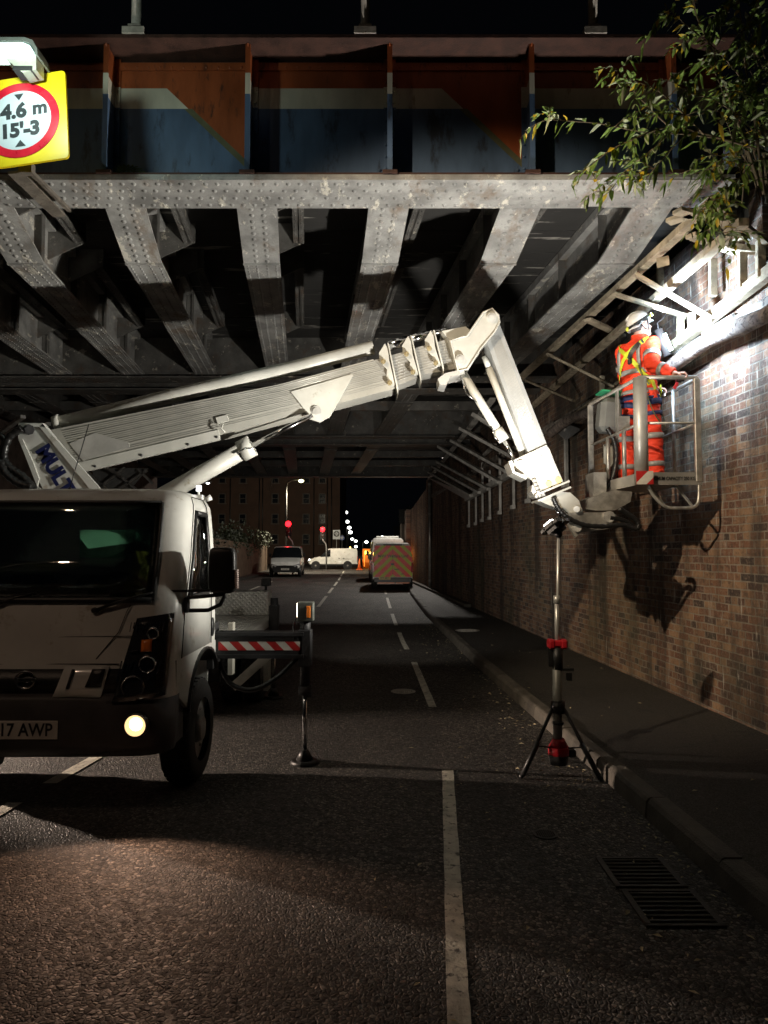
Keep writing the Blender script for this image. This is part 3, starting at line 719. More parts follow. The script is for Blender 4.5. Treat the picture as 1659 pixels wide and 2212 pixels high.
for j in range(len(zl) - 1):
    for i in range(N):
        i2 = (i + 1) % N; side = 1 if i <= 12 else -1
        k = i if i <= 11 else (None if i in (12, 13) else N - 1 - i)   # edge k mirrored
        z0 = zl[j]; g = 'shell'
        if i == 12: g = 'rear_window' if 8 <= j <= 8 else 'shell'
        elif i in (11, 13): g = 'shell'
        else:
            if k in (0, 1):
                g = 'windscreen' if 7 <= j <= 10 else 'grille' if j == 3 else 'bumper' if j < 3 else 'shell'
            elif k in (2, 3, 4): g = 'bumper' if j < 2 else 'shell'
            elif k in (5, 6, 7, 8, 9, 10):
                if j < 5: g = None if k > 5 else ('bumper' if j < 2 else 'shell')
                elif k in (6, 7, 8): g = 'door'
                if k == 7 and 7 <= j <= 9: g = 'window' if side == 1 else 'window2'
        if g is None: continue
        if side == -1 and g == 'door': g = 'door2'
        groups.setdefault(g, []).append([rings[j][i], rings[j][i2], rings[j + 1][i2], rings[j + 1][i]])
def skin(polys, name, mat, parent, th=.018, sm=True, **kw):
    m_ = MB(); m_.smooth = sm
    for q in polys: m_.poly(q)
    o = m_.build(name, mat, parent, **kw)
    md = o.modifiers.new('thickness', 'SOLIDIFY'); md.thickness = th; md.offset = -1 if not kw.get('flip') else 1
    return o
groups['shell'].append([p_ for p_ in rings[-1]])
shell = skin(groups['shell'], 'cab', white, tr)
be = shell.modifiers.new('edge', 'EDGE_SPLIT'); be.split_angle = R(35)
skin(groups['bumper'], 'bumper', M('bumper_grey', (.055, .05, .05), .55, 0, .2, 6, .2, 80), tr)
skin(groups['grille'], 'grille', blackp, tr)
skin(groups['windscreen'], 'windscreen', glass, tr, .006)
skin(groups['rear_window'], 'rear_window', gglass, tr, .005)
dr = skin(groups['door'], 'door', white, tr); d2_ = skin(groups['door2'], 'door', white, tr)
skin(groups['window'], 'window', glass, dr, .005); skin(groups['window2'], 'window', glass, d2_, .005)
WXs = XC + .93
m_ = MB(); arc = [(5.45 + .47 * math.cos(R(a)), .56 + .43 * math.sin(R(a))) for a in range(170, 25, -12)]
m_.prism([(WXs - .004, y, z) for y, z in [(4.72, 1.0), (4.72, .78)] + arc + [(5.8, 1.0)]], (-.03, 0, 0))
m_.build('wing', white, tr)
m_ = MB(); prev = None
for a in range(168, 8, -10):
    for q in (0,):
        y, z = 5.45 + .46 * math.cos(R(a)), .56 + .42 * math.sin(R(a)); m_.box((WXs - .12, y, z), (.27, .09, .018), Matrix.Rotation(R(90 - a) * -1, 3, 'X'))
m_.build('wheel_arch', blackp, tr)
m_ = MB(); m_.prism([(WXs - .03, 4.70, .79), (WXs - .03, 4.98, .79), (WXs - .03, 4.98, .44), (WXs - .03, 4.7, .44)], (-.2, 0, 0)); m_.box((WXs - .012, 4.88, .86), (.01, .055, .04), None, .004); m_.build('wing_lower', blackp, tr)
# shut lines: thin dark strips standing in the door gaps
m_ = MB()
for st_ in (6, 9):
    m_.tube([rings[j][st_] + V((.003, 0, 0)) for j in range(5, 13)], .0035, 5)
m_.tube([rings[12][6] + V((.003, 0, 0)), rings[12][8] + V((.003, 0, 0)), rings[12][9] + V((.003, 0, 0))], .0035, 5)
m_.build('door_seal', blackp, dr)
m_ = MB(); m_.ball((WXs + .004, 5.62 + .04, 1.12), .04, 14, 8, (.35, 1, 1.9)); m_.build('handle', blackp, dr)
# windscreen surround
m_ = MB()
for s_ in (2, N - 2): m_.tube([rings[j][s_] + V((0, -.006, 0)) for j in range(7, 12)], .017, 6)
m_.tube([rings[7][i] + V((0, -.006, .0)) for i in (N - 2, N - 1, 0, 1, 2)], .022, 6); m_.tube([rings[11][i] + V((0, -.006, .0)) for i in (N - 2, N - 1, 0, 1, 2)], .016, 6)
for a_, b_ in ((7, 7), (7, 8)): m_.tube([rings[j][a_ if a_ == b_ else b_] + V((.004, 0, 0)) for j in range(7, 11)], .014, 6)
m_.tube([rings[10][7] + V((.004, 0, 0)), rings[10][8] + V((.004, 0, 0))], .022, 6); m_.tube([rings[7][7] + V((.004, 0, 0)), rings[7][8] + V((.004, 0, 0))], .012, 6)
m_.build('window_seal', blackp, tr)
def FR(x, z, off=.01):
    yf, w_ = YF(z); y = yf - .004; e = w_ - .17
    if x > e: t = min(1, (x - e) / .17); y += .175 * (1 - math.sqrt(max(0, 1 - t * t)))
    return V((XC + x, y - off, z))
def patch(m_, q, nu=6, nv=8, off=.012, dep=.03):
    tl, tr_, br_, bl = q; fr = []; 
    for jj in range(nv + 1):
        for ii in range(nu + 1):
            u, v_ = ii / nu, jj / nv
            x = (tl[0] * (1 - u) + tr_[0] * u) * (1 - v_) + (bl[0] * (1 - u) + br_[0] * u) * v_; z = (tl[1] * (1 - u) + tr_[1] * u) * (1 - v_) + (bl[1] * (1 - u) + br_[1] * u) * v_
            fr.append(FR(x, z, off))
    n = len(fr); bk = [p_ + V((0, dep, 0)) for p_ in fr]; W = nu + 1
    fs = [(j * W + i, j * W + i + 1, (j + 1) * W + i + 1, (j + 1) * W + i) for j in range(nv) for i in range(nu)]
    fs2 = [tuple(n + q_ for q_ in f[::-1]) for f in fs]
    ed = [j * W for j in range(nv + 1)] + [nv * W + i for i in range(1, W)] + [j * W + nu for j in range(nv - 1, -1, -1)] + [i for i in range(nu - 1, 0, -1)]
    fs3 = [(ed[i], ed[(i + 1) % len(ed)], n + ed[(i + 1) % len(ed)], n + ed[i]) for i in range(len(ed))]
    return m_.add(fr + bk, fs + fs2 + fs3, True)
for sg_ in (1,):
    m_ = MB(); patch(m_, [(.69, 1.285), (.905, 1.315), (.89, .80), (.575, .765)], off=.004, dep=.03); hl = m_.build('headlight', M('headlight_black', (.02, .02, .022), .12, coat=1), tr)
    m_ = MB()
    for i in range(11): m_.beam(FR(.66 + i * .02, 1.26, .012), FR(.655 + i * .02, 1.20 + (i % 2) * .02, .012), .004, .008, V((0, -1, 0))); m_.beam(FR(.62 + i * .024, 1.02 - (i % 3) * .01, .012), FR(.60 + i * .024, .90 + (i % 4) * .02, .012), .006, .012, V((0, -1, 0)))
    for x, z, r in ((.70, .86, .07), (.78, 1.0, .05), (.8, 1.19, .035)): 
        c = FR(x, z, .008); m_.tube([c + V((math.cos(t) * r, -.004, math.sin(t) * r)) for t in [i * .3142 for i in range(20)]], .006, 5, True)
    m_.beam(FR(.6, .80, .012), FR(.86, .82, .014), .006, .02, V((0, -1, 0))); m_.beam(FR(.665, 1.08, .012), FR(.72, 1.09, .012), .006, .03, V((0, -1, 0)))
    m_.build('reflector', chrome, hl)
    m_ = MB(); patch(m_, [(.735, 1.15), (.80, 1.155), (.80, 1.08), (.735, 1.075)], 3, 3, .012, .006); m_.build('indicator', M('orange_lens', (.75, .2, .03), .2), hl)
# bonnet creases, grille bars, badge, plate
m_ = MB(); m_.tube([FR(x, 1.165 + .012 * abs(x), .002) for x in [-.7 + .1 * i for i in range(15)]], .003, 5); m_.tube([FR(.45, 1.03, .002), FR(.58, 1.2, .002), FR(.62, 1.33, .002), FR(.64, 1.37, .002)], .003, 5)
m_.tube([FR(x, 1.0, .002) for x in [-.6 + .1 * i for i in range(13)]], .004, 5)
m_.build('panel_gap', blackp, shell)
m_ = MB(); patch(m_, [(.26, .985), (.54, .985), (.5, .80), (.2, .80)], 4, 3, .012, .02); m_.build('grille_trim', white, tr)
m_ = MB(); patch(m_, [(.44, .972), (.52, .972), (.50, .86), (.40, .86)], 3, 3, .022, .01); m_.build('grille_vent', blackp, tr); m_ = MB(); patch(m_, [(.31, .97), (.325, .97), (.295, .85), (.28, .85)], 1, 2, .022, .01); m_.build('grille_vent', blackp, tr)
m_ = MB(); cB = FR(.02, .905, .02); m_.tube([cB + V((math.cos(t) * .058, 0, math.sin(t) * .052)) for t in [i * .2618 for i in range(24)]], .008, 6, True); m_.box(cB + V((0, -.004, 0)), (.135, .008, .026), None, .003); bd = m_.build('badge', chrome, tr)
m_ = MB(); puttext(m_, 'NISSAN', .022, cB + V((0, -.009, 0)), (1, 0, 0), (0, 0, 1), .0006, .0004); m_.build('lettering', blackp, bd)
m_ = MB(); pc = V((XC - .02, 4.515, .60)); m_.box(pc, (.53, .008, .115), None, .003); npl = m_.build('number_plate', M('plate_white', (.55, .53, .48), .5), tr)
m_ = MB(); puttext(m_, 'KX17 AWP', .112, pc + V((0, -.005, -.002)), (1, 0, 0), (0, 0, 1), .0006, .002, sx=.86); m_.build('lettering', blackp, npl)
m_ = MB(); m_.beam((XC - .6, 4.57, .45), (XC + .55, 4.57, .45), .03, .03)
for x in (-.25, .0, .25): m_.box((XC + x, 4.57, .48), (.012, .03, .06))
m_.build('lower_bumper_bar', blackp, tr)
m_ = MB(); m_.beam((XC - .7, 4.54, .77), (XC + .6, 4.54, .77), .02, .018); m_.build('bumper_strip', M('bumper_grey', (.05, .05, .05), .5), tr)
# fog lamp
fc = P(293, 1567, 4.50); m_ = MB(); m_.cyl(fc + V((0, .03, 0)), fc + V((0, -.012, 0)), .082, .078, 24); fo = m_.build('fog_lamp', blackp, tr)
m_ = MB(); m_.ball(fc + V((0, -.010, 0)), .066, 24, 12, (1, .25, 1)); m_.build('lens', EM('fog_glow', (1, .66, .30), 1.5), fo); m_ = MB(); m_.ball(fc + V((.008, -.022, .012)), .040, 20, 10, (1, .3, 1)); m_.build('bulb', EM('bulb_glow', (1, .85, .62), 14), fo)
lamp('fog_light', 'SPOT', fc + V((.0, -.10, 0)), 50, (1, .60, .40), fo, aim=(-1.3, .9, -.7), size=.03, angle=134, blend=.3)
# wipers
def wiper(m_, x0, x1, x2, z2):
    a = FR(x0, 1.335, .02); b = FR(x1, 1.45, .03); m_.tube([a, (a + b) / 2 + V((0, -.01, .01)), b], lambda t: .013 - .006 * t, 6); m_.ball(a, .028, 8, 6, (1, .5, .8)); m_.beam(FR(x1 - .28, 1.452, .022), FR(x1 + .33, 1.452, .022), .012, .016)
m_ = MB(); wiper(m_, .42, .78, 0, 0); m_.build('wiper', blackp, tr)
m_ = MB(); wiper(m_, -.32, .02, 0, 0); m_.build('wiper', blackp, tr)
# mirrors
m_ = MB(); mc = P(481, 1232, 4.93); m_.sq(mc, (.19, .11, .32), .38); mi = m_.build('mirror', blackp, tr)
m_ = MB(); m_.tube([P(404, 1291, 4.86), P(440, 1288, 4.9), P(482, 1284, 4.93), P(482, 1270, 4.93)], .014, 8); m_.tube([P(404, 1319, 4.86), P(450, 1318, 4.9), P(476, 1306, 4.93), P(484, 1290, 4.93), P(483, 1272, 4.93)], .014, 8); m_.box(P(404, 1306, 4.85), (.03, .05, .11), None, .008); m_.build('mirror_arm', blackp, mi)
m_ = MB()
for i in range(9): m_.box(P(511.5, 1232 + i * 4.6, 4.91), (.018, .05, .0125), None, .003)
m_.build('indicator', M('clear_lens', (.75, .62, .58), .25), mi)
# interior
seatm = M('seat_cloth', (.03, .032, .038), .9, bmp=.3)
for x in (-.5, 0.05, .52):
    m_ = MB(); m_.box((XC + x, 5.45, 1.05), (.42, .5, .16), None, .05); m_.box((XC + x, 5.64, 1.30), (.40, .12, .46 if x < .5 else .66), Matrix.Rotation(-.12, 3, 'X'), .05); m_.build('seat', seatm, tr)
m_ = MB(); m_.loft([[V((XC + cx + r * math.cos(t) * (1 + .25 * math.sin(3 * t)), 5.50 + .09 * math.sin(t), z)) for t in [i * .524 for i in range(12)]] for cx, r, z in ((.38, .10, 1.2), (.40, .13, 1.4), (.44, .11, 1.6), (.40, .05, 1.72))]); m_.build('hi_vis_vest', M('vest_yellow', (.55, .6, .06), .7, bmp=.3), tr)
m_ = MB(); m_.loft([[V((XC + cx + r * math.cos(t) * (1 + .2 * math.sin(4 * t)), 5.52 + .08 * math.sin(t), z)) for t in [i * .524 for i in range(12)]] for cx, r, z in ((.62, .10, 1.2), (.66, .12, 1.45), (.70, .08, 1.70))]); m_.build('blue_coat', M('coat_blue', (.12, .2, .4), .8, bmp=.3), tr)
m_ = MB(); m_.ball((XC + .15, 4.90, 1.40), .09, 12, 8, (1.3, .8, .4)); m_.ball((XC + .05, 4.92, 1.39), .07, 12, 8, (1.2, 1, .4)); m_.build('gloves', M('glove_cloth', (.42, .4, .34), .9, bmp=.4), tr)
m_ = MB(); m_.box((XC, 4.92, 1.22), (1.74, .42, .3), None, .06); m_.build('dashboard', seatm, tr)
m_ = MB(); sw = V((XC + .42, 5.13, 1.40)); m_.tube([sw + Matrix.Rotation(R(-60), 3, 'X') @ V((math.cos(t) * .19, math.sin(t) * .19, 0)) for t in [i * .2618 for i in range(24)]], .014, 6, True); m_.cyl(sw, sw + V((0, -.12, -.14)), .02, .03, 8); m_.build('steering_wheel', blackp, tr)
# mast, turret, chassis
def pp(m_, pts, Y, th, Yf=None): return m_.prism([P(x, y, Y if Yf is None else Yf(x)) for x, y in pts], (0, th, 0))
YB = lambda x: 6.6 + .4 * (x - 70) / 990
def seglen(m_, a, b, ya, yb, r, n=20): return m_.cyl(P(*a, ya), P(*b, yb), r, r, n)
chm = M('chassis_black', (.03, .03, .032), .6, .2, .3, 8, .3, 50)
m_ = MB(); m_.box((XC, 7.6, .72), (.8, 4.6, .16)); m_.box((XC - .35, 7.6, .6), (.1, 4.6, .2)); m_.box((XC + .35, 7.6, .6), (.1, 4.6, .2)); m_.box((XC, 6.15, .85), (1.7, .3, .3)); m_.box((XC, 8.3, .42), (1.5, .14, .14)); m_.build('chassis', chm, tr)
m_ = MB(); m_.cyl((XC - .1, 6.75, .8), (XC - .1, 6.75, 1.1), .42, .42, 28); m_.box((XC - .05, 6.72, 1.28), (.72, .6, .45), None, .04); m_.build('turret', cream, tr)
ma = MB(); ma.prism([P(x, y, 6.42) for x, y in ((40, 913), (93, 914), (218, 1066), (300, 1170), (190, 1185), (96, 1062), (55, 985), (39, 950))], (0, .05, 0))
ma.prism([P(x, y, 6.95) for x, y in ((40, 925), (93, 925), (225, 1070), (300, 1170), (190, 1185), (96, 1062))], (0, .05, 0)); mast = ma.build('mast', white, tr)
m_ = MB(); m_.prism([P(x, y, 6.405) for x, y in ((92, 915), (104, 930), (226, 1066), (300, 1160), (280, 1165), (205, 1070), (85, 922))], (0, .03, 0)); m_.prism([P(x, y, 6.405) for x, y in ((39, 945), (48, 948), (72, 1000), (84, 1035), (80, 1050), (96, 1064), (85, 1064))], (0, .03, 0)); m_.prism([P(x, y, 6.405) for x, y in ((42, 914), (92, 915), (98, 922), (46, 922))], (0, .03, 0)); m_.build('edge_rail', white, mast)
a_, b_ = P(88, 968, 6.41), P(142, 1058, 6.41); xd = (b_ - a_).normalized(); yd = V((0, -1, 0)).cross(xd) * -1; yd = V((0, -1, 0)).cross(xd); 
m_ = MB(); puttext(m_, 'MULTITEL', .19, a_ + xd * .0 + V((.0, 0, .01)), xd, yd, .001, .008, 'LEFT'); m_.build('lettering', M('navy_lettering', (.012, .018, .09), .4), mast)
m_ = MB(); m_.cyl(P(62, 928, 6.38), P(62, 928, 7.0), .05, .05, 8); m_.cyl(P(62, 928, 6.36), P(62, 928, 6.40), .035, .035, 6); m_.build('pivot_pin', chm, mast)
boom = MB(); TOP = [(92, 932), (600, 831), (806, 776)]; BOT = [(858, 838), (475, 939), (176, 1008), (60, 1000), (56, 950)]
boom.prism([P(x, y, YB(x)) for x, y in TOP + BOT], (0, .3, 0))
bo = boom.build('boom', ribmat('boom_extrusion', (.50, .49, .44), 0, 1, .4, .35), tr)
m_ = MB()
for i in range(15):
    t = .06 + i * .052 + (.0 if i < 13 else .03)
    q = [(lambda xt, yt, xb, yb: P(xt + (xb - xt) * t, yt + (yb - yt) * t, YB(xt + (xb - xt) * t) - .002))(*s_) for s_ in ((130, 925, 172, 1009), (600, 831, 640, 896), (808, 776, 856, 838))]
    m_.tube(q, .002 if i % 3 else .0035, 4)
m_.build('ribs', alu, bo)
# lower strip plate, edge lip
m_ = MB(); m_.prism([P(x, y, YB(x) - .012) for x, y in ((168, 1000), (176, 1020), (475, 950), (472, 928))], (0, .03, 0)); m_.build('cover_strip', cream, bo)
for x, y in ((205, 1007), (305, 983), (406, 960), (468, 944)): m_ = MB(); m_.dome(P(x, y, YB(x) - .015), (0, -1, 0), .014, .01, 8); m_.build('bolt', chm, bo)
m_ = MB(); m_.prism([P(x, y, YB(x) - .02) for x, y in ((466, 902), (490, 896), (494, 908), (470, 916))], (0, .05, 0)); m_.tube([P(482, 915, 6.7), P(478, 926, 6.7), P(486, 934, 6.7)], .008, 6); m_.build('clip', cream, bo)
m_ = MB(); m_.prism([P(x, y, YB(x) - .010) for x, y in ((150, 958), (205, 935), (278, 956), (280, 966), (180, 996))], (0, .02, 0)); m_.build('heel_plate', alu, bo)
m_ = MB(); m_.tube([P(*q, YB(q[0]) + .12) for q in ((128, 914), (380, 853), (640, 793), (806, 751))], .068, 20); m_.cyl(P(120, 917, 6.73), P(132, 913, 6.73), .085, .085, 20); tb = m_.build('cable_tube', cream, bo)
m_ = MB(); m_.prism([P(x, y, YB(x) - .015) for x, y in ((628, 846), (760, 808), (763, 812), (712, 900), (690, 912), (668, 905), (662, 890))], (0, .03, 0)); m_.build('gusset', cream, bo)
m_ = MB(); 
for r_, o_ in ((.052, -.02), (.035, -.03)): m_.cyl(P(683, 888, YB(683) + o_), P(683, 888, YB(683) + .02), r_, r_, 20)
m_.build('pivot_pin', alu, bo)
# telescoping inner sections with their collars
m_ = MB(); m_.prism([P(x, y, YB(x) + .02) for x, y in ((805, 779), (900, 752), (905, 815), (856, 833))], (0, .26, 0)); m_.prism([P(x, y, YB(x) + .035) for x, y in ((895, 752), (985, 728), (1000, 793), (900, 812))], (0, .23, 0))
inn = m_.build('inner_boom', ribmat('inner_extrusion', (.50, .49, .45), 0, 1, .35, .45, .5, .3), bo)
m_ = MB()
for i in range(9):
    t = .1 + i * .1; m_.tube([P(810 + 44 * t, 779 + 52 * t, YB(830) + .018), P(898 + 6 * t, 754 + 58 * t, YB(900) + .018)], .0025, 4); m_.tube([P(897 + 4 * t, 752 + 58 * t, YB(900) + .033), P(980, 732 + 58 * t, YB(980) + .033)], .0025, 4)
m_.build('ribs', alu, inn)
for i, (x0, y0) in enumerate(((822, 738), (872, 722), (921, 710))):
    m_ = MB(); w_ = 1 - i * .08
    o = [(x0 - 8, y0 + 20), (x0 + 8, y0 - 4), (x0 + 16, y0 + 10), (x0 + 20, y0 + 40), (x0 + 36, y0 + 100 * w_), (x0 + 24, y0 + 104 * w_), (x0 + 12, y0 + 80 * w_), (x0 + 14, y0 + 62), (x0 - 6, y0 + 42)]
    o = [(x0 + 15 + (a - x0 - 15) * .8, y0 + 52 + (b - y0 - 52) * .86) for a, b in o]
    m_.prism([P(x, y, YB(x) - .012) for x, y in o], (0, .016, 0))
    m_.prism([P(x, y, YB(x) - .03) for x, y in ((x0 + 15, y0 + 2), (x0 + 18, y0 + 4), (x0 + 38, y0 + 100 * w_), (x0 + 38, y0 + 114 * w_), (x0 + 35, y0 + 102 * w_))], (0, .31, 0))
    col_ = m_.build('collar', cream, bo)
    for dx, dy in ((6, 44), (20, 90 * w_)):
        m_ = MB(); c = P(x0 + dx, y0 + dy, YB(x0) - .012); m_.cyl(c, c + V((0, -.035, 0)), .024, .024, 14); m_.cyl(c + V((0, -.035, 0)), c + V((0, -.05, 0)), .014, .012, 6)
        m_.build('bolt', M('brass_bolt', (.5, .42, .25), .4, .6), col_)
m_ = MB(); seglen(m_, (838, 747), (882, 736), 6.98, 7.0, .052); seglen(m_, (880, 735), (925, 722), 7.0, 7.02, .042); seglen(m_, (925, 722), (965, 713), 7.02, 7.03, .028); m_.build('telescopic_rod', chrome, bo)
m_ = MB(); m_.prism([P(x, y, YB(x) - .05) for x, y in ((955, 715), (1005, 705), (1028, 722), (1000, 738), (975, 742))], (0, .36, 0)); m_.prism([P(x, y, 6.88) for x, y in ((968, 730), (980, 728), (1004, 800), (992, 806))], (0, .4, 0)); m_.build('end_collar', cream, bo)
m_ = MB(); m_.prism([P(x, y, 6.9) for x, y in ((946, 818), (962, 806), (1002, 797), (1004, 806), (972, 814), (964, 832), (950, 830))], (0, .3, 0)); m_.build('end_hook', alu, bo)
# elbow
EL = [(973, 736), (1000, 727), (1008, 727), (1044, 675), (1063, 667), (1077, 681), (1079, 697), (1069, 716), (1038, 753), (1010, 797), (990, 801)]
m_ = MB(); m_.prism([P(x, y, 6.86) for x, y in EL], (0, .04, 0)); m_.prism([P(x, y, 7.26) for x, y in EL], (0, .04, 0)); m_.prism([P(x, y, 6.9) for x, y in ((1069, 716), (1038, 753), (1010, 797), (1002, 790), (1030, 748), (1060, 712))], (0, .38, 0)); m_.prism([P(x, y, 6.9) for x, y in ((975, 738), (1002, 730), (1000, 790), (992, 795))], (0, .36, 0))
el = m_.build('elbow', cream, tr)
m_ = MB(); rim = [P(x, y, 6.855) for x, y in EL]; m_.tube(rim, .010, 6, True); m_.build('flange_edge', cream, el)
m_ = MB()
for x, y in ((1062, 686), (994, 776)):
    m_.cyl(P(x, y, 6.83), P(x, y, 7.32), .045, .045, 20); m_.cyl(P(x, y, 6.82), P(x, y, 6.84), .03, .03, 16)
m_.build('pivot_pin', alu, el)
# jib
JB = lambda y: 6.95 - .0
m_ = MB(); m_.prism([P(x, y, 6.93) for x, y in ((1050, 735), (1066, 700), (1080, 702), (1186, 972), (1143, 984))], (0, .26, 0)); jb = m_.build('jib', ribmat('jib_extrusion', (.42, .43, .425), 2, 1, .4, .4), tr)
m_ = MB()
for i in range(10):
    t = .08 + i * .085; m_.tube([P(1055 + 28 * t, 725, 6.928), P(1143 + 40 * t, 975, 6.928)], .002, 4)
m_.build('ribs', alu, jb)
m_ = MB(); m_.prism([P(x, y, 6.905) for x, y in ((1110, 995), (1180, 962), (1186, 968), (1217, 1044), (1168, 1060), (1140, 1026), (1118, 1010))], (0, .03, 0)); m_.prism([P(x, y, 7.2) for x, y in ((1098, 997), (1180, 962), (1217, 1044), (1168, 1060), (1136, 1028), (1107, 1020))], (0, .03, 0)); m_.prism([P(x, y, 6.93) for x, y in ((1099, 1000), (1106, 994), (1112, 1018), (1140, 1030), (1136, 1036), (1108, 1022))], (0, .28, 0)); kn = m_.build('jib_head', cream, jb)
m_ = MB(); m_.tube([P(x, y, 6.9) for x, y in ((1110, 995), (1180, 962), (1217, 1044), (1168, 1060), (1140, 1026), (1118, 1010))], .008, 6, True); m_.prism([P(x, y, 6.895) for x, y in ((1168, 985), (1174, 983), (1190, 1018), (1184, 1021))], (0, .012, 0)); m_.build('flange_edge', cream, kn)
m_ = MB(); m_.cyl(P(1125, 1003, 6.87), P(1125, 1003, 7.28), .04, .04, 18); m_.cyl(P(1125, 1003, 6.86), P(1125, 1003, 6.875), .028, .028, 18); m_.build('pivot_pin', alu, kn)
for x, y in ((1185, 1045), (1206, 1037)): m_ = MB(); m_.cyl(P(x, y, 6.90), P(x, y, 6.88), .03, .03, 16); m_.build('bolt', M('yellow_bolt', (.75, .55, .08), .4), kn)
def cyl2(name, a, b, c, r, rr, Y, parent, ex=None):
    m_ = MB(); seglen(m_, a, b, Y, Y, r); d = (P(*b, Y) - P(*a, Y)).normalized(); m_.cyl(P(*b, Y) - d * .13, P(*b, Y), r * 1.28, r * 1.28, 20); m_.cyl(P(*a, Y) - d * .06, P(*a, Y) + d * .02, r * .7, r * .7, 12); o = m_.build(name, cream, parent)
    m_ = MB(); m_.cyl(P(*b, Y), P(*c, Y), rr, rr, 14); m_.build('rod', chrome, o); return o
cyl2('hydraulic_cylinder', (1000, 808), (1089, 952), (1113, 998), .044, .02, 6.98, tr)
m_ = MB(); seglen(m_, (1056, 795), (1131, 985), 7.02, 7.05, .036); m_.cyl(P(1056, 795, 7.02), P(1046, 770, 7.02), .028, .028, 10); m_.build('hydraulic_cylinder', cream, tr)
m_ = MB(); seglen(m_, (1072, 800), (1142, 985), 7.0, 7.03, .012); m_.tube([P(998, 815, 6.92), P(1006, 850, 6.92), P(1030, 868, 6.92)], .006, 6); m_.tube([P(1064, 925, 6.92), P(1068, 945, 6.92), P(1078, 952, 6.92)], .007, 6); m_.build('pipe', chrome, jb)
# rotator, gooseneck
m_ = MB(); m_.beam(P(1150, 1072, 6.98), P(1222, 1042, 6.98), .30, .018, V((.4, 0, .9))); m_.beam(P(1155, 1084, 6.98), P(1225, 1055, 6.98), .30, .018, V((.4, 0, .9))); m_.build('rotator', cream, tr)
m_ = MB(); m_.prism([P(x, y, 6.9) for x, y in ((1150, 1048), (1170, 1052), (1178, 1070), (1158, 1076), (1148, 1062))], (0, .2, 0)); 
for i in range(5): m_.cyl(P(1150 + 3 * i, 1040 + 8 * i, 6.86), P(1158 + 3 * i, 1037 + 8 * i, 6.86), .018, .018, 8)
m_.build('valve_block', alu, tr)
m_ = MB(); m_.prism([P(x, y, 6.86) for x, y in ((1164, 1082), (1212, 1062), (1232, 1064), (1250, 1080), (1260, 1108), (1232, 1112), (1216, 1100), (1188, 1092))], (0, .26, 0)); gn = m_.build('gooseneck', cream, tr)
m_ = MB(); m_.prism([P(x, y, 6.80) for x, y in ((1228, 1108), (1313, 1106), (1332, 1112), (1316, 1142), (1254, 1151), (1243, 1162), (1230, 1140), (1218, 1112))], (0, .04, 0)); m_.prism([P(x, y, 7.1) for x, y in ((1228, 1108), (1313, 1106), (1332, 1112), (1316, 1142), (1254, 1151), (1243, 1162), (1218, 1112))], (0, .04, 0)); m_.prism([P(x, y, 6.84) for x, y in ((1228, 1108), (1313, 1106), (1332, 1112), (1310, 1120), (1228, 1120))], (0, .26, 0)); ar = m_.build('basket_arm', galv, tr)
m_ = MB()
for x, y, r in ((1247, 1140, .04), (1316, 1116, .055), (1246, 1100, .03)): m_.cyl(P(x, y, 6.76), P(x, y, 7.0), r, r, 18)
m_.build('pivot_pin', galv, ar)
m_ = MB(); seglen(m_, (1196, 1088), (1216, 1128), 6.95, 6.95, .022); m_.build('rod', chrome, gn)
hose = M('hose_rubber', (.012, .012, .012), .35, 0, .2, 30)
hp = [(1195, 1076), (1205, 1096), (1222, 1115), (1259, 1133), (1300, 1137), (1345, 1134), (1372, 1142), (1380, 1136), (1370, 1120), (1338, 1099)]
def smooth(pts, n=6):
    out = []
    for i in range(len(pts) - 1):
        p0, p1, p2, p3 = pts[max(0, i - 1)], pts[i], pts[i + 1], pts[min(len(pts) - 1, i + 2)]
        for j in range(n):
            t = j / n; out.append(.5 * ((2 * p1) + (p2 - p0) * t + (2 * p0 - 5 * p1 + 4 * p2 - p3) * t * t + (3 * p1 - p0 - 3 * p2 + p3) * t ** 3))
    return out + [pts[-1]]
rg = lambda r: (lambda t: r * (1 + .12 * math.sin(t * 400)))
m_ = MB(); m_.tube(smooth([P(x, y, 6.72) for x, y in hp], 10), rg(.024), 8); m_.tube(smooth([P(x, y, 6.76) for x, y in ((1318, 1118), (1340, 1122), (1362, 1132), (1366, 1140))], 8), .022, 8); m_.build('hose', hose, tr)
m_ = MB(); m_.tube(smooth([P(x, y, 6.35) for x, y in ((48, 925), (20, 945), (8, 985), (22, 1010), (50, 1030), (72, 1056), (80, 1080))], 8), rg(.035), 8); m_.tube(smooth([P(x, y, 6.3) for x, y in ((0, 995), (12, 1022), (40, 1044), (70, 1052))], 8), rg(.035), 8); m_.tube(smooth([P(x, y, 6.5) for x, y in ((-20, 930), (10, 950), (-5, 990))], 8), .03, 8); m_.build('hose', hose, tr)
# lift cylinder
cyl2('lift_cylinder', (300, 1100), (545, 962), (675, 897), .082, .024, 6.78, tr)
m_ = MB(); m_.tube([P(512, 980, 6.68), P(530, 968, 6.68), P(548, 968, 6.68)], .008, 6); m_.build('pipe', chrome, tr)
